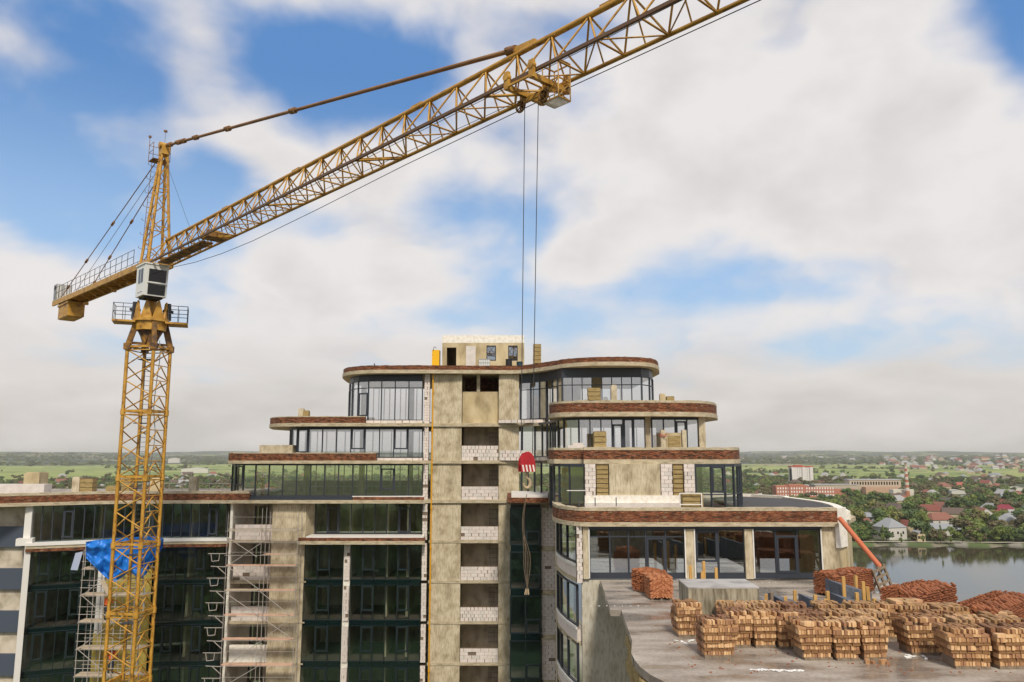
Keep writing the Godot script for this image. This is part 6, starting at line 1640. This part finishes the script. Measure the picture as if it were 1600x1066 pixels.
func trees() -> void:
	var crowns := []
	for i in 5: crowns.append(crown_mesh(100 + i, [9, 12, 8, 11, 7][i], [0.75, 0.8, 1.0, 0.6, 1.3][i], 1500, 0.1))
	var q := RandomNumberGenerator.new(); q.seed = 77
	var spots := []
	# trees one can tell apart: the bushy bank, then the gardens beyond the lake
	for k in [[150, 420], [186, 421], [193, 413], [206, 411], [219, 412], [236, 409], [243, 412], [249, 410], [254, 414], [259, 410], [264, 413], [269, 411], [274, 415], [232, 420], [240, 425], [181, 411], [225, 418]]: spots.append(Vector3(k[0] + 0.5, 0, -k[1]))
	var tries := 0
	while spots.size() < 290 and tries < 6000:
		tries += 1
		var d := 409.0 + pow(q.randf(), 1.5) * 280.0
		var an := deg_to_rad(q.randf_range(21.5, 35.0))
		var p := Vector3(d * tan(an), 0, -d)
		if lake_side(V(p.x, d)) > -9.0: continue
		var clash := false
		for h in house_spots:
			if Vector2(p.x - h.x, p.z - h.z).length() < h.y * 0.7 or (absf(p.x - h.x * (-p.z / h.z) * -1.0) < h.y * 0.62 and d < -h.z and d > -h.z * 0.9 - 4.0): clash = true
		if clash: continue
		spots.append(p)
	spots.sort_custom(func(a, b): return a.z > b.z)
	var names := [["leafy_tree", "fresh green bushy tree"], ["leafy_tree", "light green spreading tree"], ["dark_tree", "dark green dense tree"], ["leafy_tree", "yellow green rounded tree"], ["bronze_tree", "brownish green budding tree"]]
	var protos := []
	for i in spots.size():
		var p: Vector3 = spots[i]
		var kind: int = [0, 1, 2, 3, 4, 0, 2, 1][q.randi() % 8]
		var h := q.randf_range(6.5, 13.5) * (0.7 if -p.z < 422.0 else 1.0)
		var o := Node3D.new()
		o.name = names[kind][0]
		add_child(o, true)
		o.position = Vector3(p.x, ground(p.x, p.z), p.z)
		tag(o, "%s %s %s" % ["small" if h < 7.5 else ("tall" if h > 11.0 else "middling"), names[kind][1], beside(o.position)], "tree", "trees beyond the lake")
		org[o] = Vector3.ZERO
		rod("trunk", Vector3(0, -0.2, 0), Vector3(0, h * 0.45, 0), 0.16, mats.bark, o)
		var w := h * q.randf_range(0.48, 0.7)
		piece("crown", crowns[q.randi() % 5], mats["leaf_%d" % kind], o, Transform3D(Basis(UP, q.randf() * TAU) * Basis.from_scale(Vector3(w, h * 0.52, w)), Vector3(0, h * 0.08, 0)))
	# slim saplings at the water's edge
	for i in 9:
		var x: float = [196.0, 207.0, 216.0, 221.0, 227.0, 236.0, 252.0, 187.0, 300.0][i]
		var o := Node3D.new()
		o.name = "poplar_sapling"
		add_child(o, true)
		o.position = Vector3(x, 0.2, -402.8)
		tag(o, "slim young tree at the water's edge, %s" % beside(o.position), "tree", "slim shore trees")
		org[o] = Vector3.ZERO
		var h := 5.0 + (i * 37 % 5)
		rod("trunk", Vector3.ZERO, Vector3(0, h * 0.6, 0), 0.09, mats.bark, o)
		piece("crown", crowns[4], mats["leaf_%d" % (i % 2)], o, Transform3D(Basis.from_scale(Vector3(1.1, h * 0.42, 1.1)), Vector3(0, h * 0.1, 0)))
	# woods and hedgerows that read as one mass
	for kind in 5:
		var t := []
		tries = 0
		while t.size() < 2600 and tries < 60000:
			tries += 1
			var an := q.randf_range(-0.64, 0.64)
			var r := exp(q.randf_range(log(430.0), log(6500.0)))
			var x := r * sin(an); var z := -r * cos(an)
			var f := wood.get_noise_2d(x * 0.7, z * 2.2)
			if lake_side(V(x, -z)) > -9.0: continue
			if r > 1500.0 and r < 3300.0 and f < 0.34 and q.randf() > 0.005: continue
			if r >= 3300.0 and f < -0.1 and q.randf() > 0.15: continue
			if r < 560.0 and x > 0.0 and q.randf() > 0.3: continue
			var near := false
			for h in house_spots:
				if absf(x - h.x * (-z / -h.z)) < h.y * 0.62 and r < -h.z * 1.1 + 15.0 and r > -h.z - 60.0: near = true; break
			if near: continue
			var hh := q.randf_range(5.0, 12.0)
			var w := hh * q.randf_range(0.5, 0.75) * (1.0 + smoothstep(1500.0, 5000.0, r))
			t.append(Transform3D(Basis(UP, q.randf() * TAU) * Basis.from_scale(Vector3(w, hh * 0.5, w)), Vector3(x, ground(x, z) - 0.6, z)))
		# the wooded bank behind the viewer, which the glazing mirrors
		for i in 420:
			var an := q.randf_range(2.0, 4.3)
			var r := q.randf_range(90.0, 420.0)
			var x := r * sin(an); var z := -r * cos(an)
			if lake_side(V(x, -z)) > -4.0: continue
			var hh := q.randf_range(8.0, 17.0)
			t.append(Transform3D(Basis(UP, q.randf() * TAU) * Basis.from_scale(Vector3(hh * 0.5, hh * 0.55, hh * 0.5)), Vector3(x, ground(x, z) - 0.6, z)))
		var mm := MultiMesh.new()
		mm.transform_format = MultiMesh.TRANSFORM_3D
		mm.mesh = crowns[kind]
		mm.instance_count = t.size()
		for i in t.size(): mm.set_instance_transform(i, t[i])
		var o := MultiMeshInstance3D.new()
		o.name = "woodland"; o.multimesh = mm; o.material_override = mats["leaf_%d" % kind]
		add_child(o, true)
		tag(o, "far %s woods, hedges and orchards over the plain" % ["fresh green", "light green", "dark green", "yellow green", "brownish"][kind], "woodland"); o.set_meta("kind", "stuff")

var house_spots := []

# where a thing stands, told by the landmark it is seen next to
func beside(p: Vector3) -> String:
	var best := ""
	var least := 1e9
	var a := atan2(p.x, -p.z)
	for m in landmarks:
		var q: Vector3 = m[1]
		var side := rad_to_deg(a - atan2(q.x, -q.z))
		var deep := (45.0 / p.length() - 45.0 / q.length()) * 57.3
		var far := Vector2(side, deep * 2.0).length()
		if far < least:
			least = far
			var s := ""
			if absf(deep) > 0.18: s = "before" if deep > 0.0 else "beyond"
			if absf(side) > 0.35: s += (" and " if s else "") + ("right of" if side > 0.0 else "left of")
			best = (s if s else "close by") + " the " + m[0]
	return best

var landmarks := []

func house(called: String, label: String, p: Vector3, w: float, l: float, h: float, rf: float, turn: float, wc: Color, rc: Color, hip := 0.0, group := "", detail := false) -> Node3D:
	var o := Node3D.new()
	o.name = called
	add_child(o, true)
	o.position = p; o.rotation.y = turn
	tag(o, label, "house", group)
	org[o] = Vector3.ZERO
	var s := Shape.new()
	s.tint = wc
	s.box(Vector3(0, h / 2, 0), Vector3(w, h, l))
	var e := l / 2 - hip * l * 0.4
	if hip <= 0.0:
		for k in [-1.0, 1.0]: s.flat(Vector3(-w / 2, h, k * l / 2), Vector3(w / 2, h, k * l / 2), Vector3(0, h + rf, k * l / 2), Vector3(0, 0, k))
	part("wall", s, mats.tinted, o)
	s = Shape.new()
	s.tint = rc
	var ov := 0.35
	for k in [-1.0, 1.0]:
		var a := Vector3(k * (w / 2 + ov), h - ov * rf / w * 1.6, -l / 2 - ov); var b := Vector3(k * (w / 2 + ov), h - ov * rf / w * 1.6, l / 2 + ov)
		var c := Vector3(0, h + rf + 0.1, e + (ov if hip <= 0.0 else 0.0)); var d := Vector3(0, h + rf + 0.1, -e - (ov if hip <= 0.0 else 0.0))
		s.flat(a, b, c, Vector3(k, 1, 0)); s.flat(a, c, d, Vector3(k, 1, 0))
		s.flat(a - UP * 0.15, b - UP * 0.15, c - UP * 0.15, Vector3(-k, -1, 0)); s.flat(a - UP * 0.15, c - UP * 0.15, d - UP * 0.15, Vector3(-k, -1, 0))
		if hip > 0.0:
			s.flat(Vector3(-w / 2 - ov, a.y, k * (l / 2 + ov)), Vector3(w / 2 + ov, a.y, k * (l / 2 + ov)), Vector3(0, h + rf + 0.1, k * e), Vector3(0, 1, k))
	var roof := part("roof", s, mats.tinted, o)
	if detail:
		slabpiece("chimney", Vector3(w * 0.15, h + rf * 0.9, -l * 0.15), Vector3(0.7, rf * 0.7 + 0.8, 0.7), mats.mortar, roof)
		for k in [-1.0, 1.0]:
			for i in 3: slabpiece("window", Vector3(-w * 0.3 + i * w * 0.3, h * 0.55, k * (l / 2 + 0.01)), Vector3(1.1, 1.3, 0.1), mats.dark_glass, o)
			for i in 2: slabpiece("window", Vector3(k * (w / 2 + 0.01), h * 0.55, -l * 0.25 + i * l * 0.5), Vector3(0.1, 1.3, 1.1), mats.dark_glass, o)
			if hip <= 0.0: slabpiece("window", Vector3(0, h + rf * 0.35, k * (l / 2 + 0.02)), Vector3(1.0, 1.1, 0.1), mats.dark_glass, o)
	return o

func town_spot(px: float, py: float) -> Vector3:   # a point on the plain
	var d := -EYE / at(px, py, 1.0).y
	var p := at(px, py, d)
	return Vector3(p.x, ground(p.x, p.z), p.z)

func town() -> void:
	var W := Color(0.56, 0.53, 0.48); var CR := Color(0.48, 0.39, 0.25); var GR := Color(0.28, 0.29, 0.3); var RD := Color(0.2, 0.06, 0.045); var BR := Color(0.12, 0.085, 0.07); var BK := Color(0.32, 0.17, 0.12)
	var near := [
		["white house with a grey hipped metal roof near the far shore", 1391, 842, 12.0, 11.0, 6.5, 4.2, 0.35, W, GR, 0.8],
		["low white house with a pale gabled attic behind the shore path", 1478, 836, 9.0, 15.0, 3.6, 2.6, 1.35, W, GR, 0.0],
		["little cream shed standing at the shore beside slim trees", 1435, 846, 4.6, 5.0, 4.0, 1.4, 0.2, CR, GR, 0.0],
		["cream house with dark brown roof and two chimneys in the gardens", 1490, 814, 9.0, 13.0, 5.0, 3.6, 1.2, CR, BR, 0.0],
		["house under a wine red roof at the right among trees", 1570, 808, 11.0, 14.0, 4.5, 4.4, 1.2, W, Color(0.22, 0.03, 0.05), 0.7],
		["silver roofed house left of the wine red roof", 1548, 806, 10.0, 12.0, 5.0, 4.0, 0.5, W, GR, 0.7],
		["house with dark green roof cut by the right edge", 1596, 804, 10.0, 12.0, 5.0, 3.6, 0.2, CR, Color(0.06, 0.12, 0.08), 0.0],
		["grey metal roofed shed above the orange pipe", 1358, 815, 7.0, 8.0, 3.4, 2.4, 0.9, GR, GR, 0.0],
		["tan gable house behind the white hipped house", 1371, 811, 7.0, 9.0, 4.6, 3.4, 0.1, Color(0.5, 0.34, 0.2), BR, 0.0],
		["peach coloured small house right behind the white hipped house", 1392, 809, 6.0, 7.0, 4.2, 2.6, 0.0, Color(0.55, 0.36, 0.24), BK, 0.0],
		["white walled garage below the red tiled roof by the factory", 1393, 785, 9.0, 8.0, 3.4, 1.6, 1.4, W, W, 0.0],
		["red tiled house roof just below the brick chimney", 1408, 786, 9.0, 10.0, 3.4, 3.0, 1.4, CR, Color(0.3, 0.1, 0.06), 0.0],
		["dark slate roofed house in the middle gardens", 1483, 792, 9.0, 14.0, 4.0, 3.4, 1.4, BR, Color(0.08, 0.07, 0.08), 0.0],
		["pink red roofed house on the slope right of the chimney", 1500, 764, 12.0, 16.0, 4.0, 4.0, 1.4, CR, Color(0.42, 0.1, 0.09), 0.6],
		["white flat shed with green edge right of the chimney", 1495, 772, 16.0, 9.0, 4.0, 0.8, 0.0, W, Color(0.5, 0.55, 0.5), 0.0],
		["long white warehouse at the right edge of the town", 1590, 770, 34.0, 14.0, 5.0, 1.6, 0.0, W, W, 0.0],
		["dark concrete works hall on the right horizon of the town", 1570, 755, 44.0, 16.0, 9.0, 1.5, 0.0, Color(0.3, 0.26, 0.2), Color(0.3, 0.26, 0.22), 0.0],
		["white long farm building on the left plain behind the mast", 305, 739, 60.0, 14.0, 10.0, 3.0, 0.1, W, W, 0.0],
		["white block on the far left slope", 272, 725, 46.0, 20.0, 18.0, 4.0, 0.2, W, W, 0.0],
	]
	for q in near:
		var p := town_spot(q[1], q[2])
		house_spots.append(Vector3(p.x, maxf(q[3], q[4]) * 1.1 + 3.0, p.z))
		landmarks.append([["white hipped house", "low gabled house", "cream shed", "twin chimney house", "wine red roof", "silver roof", "green roof", "grey shed", "tan gable house", "peach house", "white garage", "red tiled roof", "slate roof", "pink red roof", "green edged shed", "long white warehouse", "concrete works hall", "white farm building", "sloping white block"][landmarks.size()], p])
		house("house", q[0], p, q[3], q[4], q[5], q[6], q[7], q[8], q[9], q[10], "", -p.z < 700.0)
	# factory with its tall chimney
	var fp := town_spot(1254, 777)
	var f := thing("brick_factory", "red brick factory of three storeys with pale window frames", "factory", fp - UP * EYE)
	house_spots.append(Vector3(fp.x, 40, fp.z))
	org[f] = Vector3.ZERO
	var s := Shape.new()
	s.tint = Color(0.42, 0.16, 0.1)
	s.box(Vector3(-12, 6, 0), Vector3(34, 12, 12)); s.box(Vector3(-8, 6.6, 1), Vector3(16, 13.2, 13)); s.box(Vector3(18, 5, 0), Vector3(26, 10, 12)); s.box(Vector3(42, 4.2, 0), Vector3(22, 8.4, 12))
	part("wall", s, mats.tinted, f)
	for i in 22:
		for k in 3: slabpiece("window", Vector3(-27 + i * 2.7, 2.4 + k * 3.4, 6.6 if i > 4 and i < 10 else 6.02), Vector3(1.3, 1.9, 1.9 if i > 4 and i < 10 else 0.1), mats.white_trim, f)
	fp = town_spot(1345, 774)
	f = thing("works_hall", "long pale factory hall with a row of dark windows beside the chimney", "factory", fp - UP * EYE)
	house_spots.append(Vector3(fp.x, 56, fp.z))
	org[f] = Vector3.ZERO
	s = Shape.new()
	s.tint = Color(0.46, 0.38, 0.28)
	s.box(Vector3(-26, 5.5, -6), Vector3(46, 11, 14)); s.box(Vector3(18, 8, -10), Vector3(56, 16, 14))
	s.tint = Color(0.48, 0.3, 0.2)
	s.box(Vector3(24, 4.5, 4), Vector3(44, 9, 10))
	s.tint = Color(0.4, 0.4, 0.4)
	s.box(Vector3(18, 16.4, -10), Vector3(58, 0.8, 15)); s.box(Vector3(-26, 11.3, -6), Vector3(48, 0.6, 15))
	part("wall", s, mats.tinted, f)
	for i in 18: slabpiece("window", Vector3(-7 + i * 2.9, 12.6, -2.95), Vector3(1.5, 3.2, 0.1), mats.dark_glass, f)
	for i in 14: slabpiece("window", Vector3(-47 + i * 3.1, 6.0, 1.05), Vector3(1.5, 4.0, 0.1), mats.box_grey, f)
	fp = town_spot(1411, 781)
	f = thing("boiler_house", "white boiler house with dark openings at the chimney's foot", "factory", fp - UP * EYE)
	house_spots.append(Vector3(fp.x, 26, fp.z))
	org[f] = Vector3.ZERO
	s = Shape.new()
	s.tint = Color(0.62, 0.58, 0.48)
	s.box(Vector3(-1, 5, 0), Vector3(20, 10, 9)); s.box(Vector3(13, 4, 2), Vector3(6, 8, 8))
	part("wall", s, mats.tinted, f)
	for q in [-6.0, 1.5]: slabpiece("window", Vector3(q, 5.2, 4.52), Vector3(4.0, 3.6, 0.1), mats.dark_glass, f)
	fp = town_spot(1419, 782)
	f = thing("factory_chimney", "tall tapered brick chimney with red and white bands and a worn top", "chimney", fp - UP * EYE)
	org[f] = Vector3.ZERO
	var y := 0.0
	for k in 11:
		var h := [9.0, 3.0, 2.6, 2.6, 2.6, 2.6, 2.6, 2.6, 2.6, 2.2, 3.0][k] as float
		s = Shape.new()
		s.tint = Color(0.42, 0.15, 0.08) if k % 2 == 0 else Color(0.6, 0.54, 0.46)
		if k == 10: s.tint = Color(0.42, 0.34, 0.22)
		s.tube(Vector3(0, y, 0), Vector3(0, y + h, 0), 2.3 - y * 0.034, 16, 2.3 - (y + h) * 0.034)
		part("band", s, mats.tinted, f)
		y += h
	part("rim", Shape.new().tube(Vector3(0, y, 0), Vector3(0, y + 0.7, 0), 1.45, 12), mats.mortar, f)
	fp = town_spot(1252, 753)
	f = thing("apartment_tower", "white nine storey apartment block with red roof edge far across the town", "building", fp - UP * EYE)
	house_spots.append(Vector3(fp.x, 44, fp.z))
	org[f] = Vector3.ZERO
	s = Shape.new()
	s.tint = Color(0.66, 0.62, 0.58)
	s.box(Vector3(0, 11.5, 0), Vector3(34, 23, 14)); s.box(Vector3(-14, 10.5, 3), Vector3(6, 21, 12)); s.box(Vector3(2, 11.5, 3), Vector3(5, 23, 12)); s.box(Vector3(14, 11.5, 3), Vector3(5, 23, 12))
	part("wall", s, mats.tinted, f)
	s = Shape.new()
	s.tint = Color(0.42, 0.09, 0.06)
	s.box(Vector3(0, 23.9, 0), Vector3(35, 1.8, 15)); s.box(Vector3(-4, 25.5, 0), Vector3(12, 1.6, 10))
	part("roof", s, mats.tinted, f)
	for i in 8:
		for k in 7: slabpiece("window", Vector3(-10.5 + i * 3.1, 2.2 + k * 3.0, 7.05), Vector3(1.3, 1.4, 0.1), mats.box_grey, f)
	for m in [["red brick factory", 1254, 777], ["long factory hall", 1345, 774], ["factory chimney", 1419, 782], ["white apartment tower", 1252, 753], ["crane mast", 225, 745], ["bare left horizon", 60, 745], ["bright field", 1200, 735], ["hill suburb", 1540, 725]]: landmarks.append([m[0], town_spot(m[1], m[2])])
	# the rest of the town: small houses one by one
	var q := RandomNumberGenerator.new(); q.seed = 19
	var walls := [W, W, CR, Color(0.46, 0.44, 0.42), Color(0.42, 0.31, 0.23)]
	var roofs := [RD, BR, GR, Color(0.24, 0.1, 0.07), Color(0.34, 0.33, 0.32)]
	var rn := ["dark red", "brown", "grey", "orange red", "pale"]
	var n := 0
	var tries := 0
	while n < 275 and tries < 4000:
		tries += 1
		var right := q.randf() < 0.74
		var an := deg_to_rad(q.randf_range(14.0, 34.5) if right else q.randf_range(-35.0, -12.0))
		var r := exp(q.randf_range(log(480.0 if right else 800.0), log(5200.0 if right else 2900.0)))
		if right and n % 3 == 0:
			an = deg_to_rad(q.randf_range(19.0, 34.5)); r = q.randf_range(2300.0, 5200.0)
		if r > 1700.0 and r < 3100.0 and an < 0.46: continue
		if right and r > 3000.0 and an < deg_to_rad(25.0) and q.randf() < 0.8: continue
		var x := r * sin(an); var z := -r * cos(an)
		if lake_side(V(x, -z)) > -15.0: continue
		var bad := false
		for h in house_spots:
			if Vector2(x - h.x, z - h.z).length() < h.y * 0.7 + 8.0: bad = true
		if bad: continue
		var ri := q.randi() % 5
		var w := q.randf_range(8.0, 12.0) * (1.0 + smoothstep(1000.0, 4500.0, r) * 0.9)
		var _where := "in the hill suburb on the right" if r > 2600.0 else ("in the town beyond the lake" if right else "on the plain behind the left wing")
		var wi := q.randi() % 5
		var hip := q.randf() < 0.4
		house("house", "%s %s house, %s %s roof, %s" % ["big" if w > 16.0 else ("small" if w < 10.5 else "middling"), ["white", "white", "cream", "pale grey", "tan"][wi], rn[ri], "hipped" if hip else "gabled", beside(Vector3(x, 0, z))], Vector3(x, ground(x, z), z), w, w * q.randf_range(1.0, 1.7), w * 0.42, w * 0.36, q.randf() * PI, walls[wi], roofs[ri], 0.5 if hip else 0.0, "far houses of the town and plain")
		if r < 700.0: house_spots.append(Vector3(x, w * 0.9, z))
		n += 1
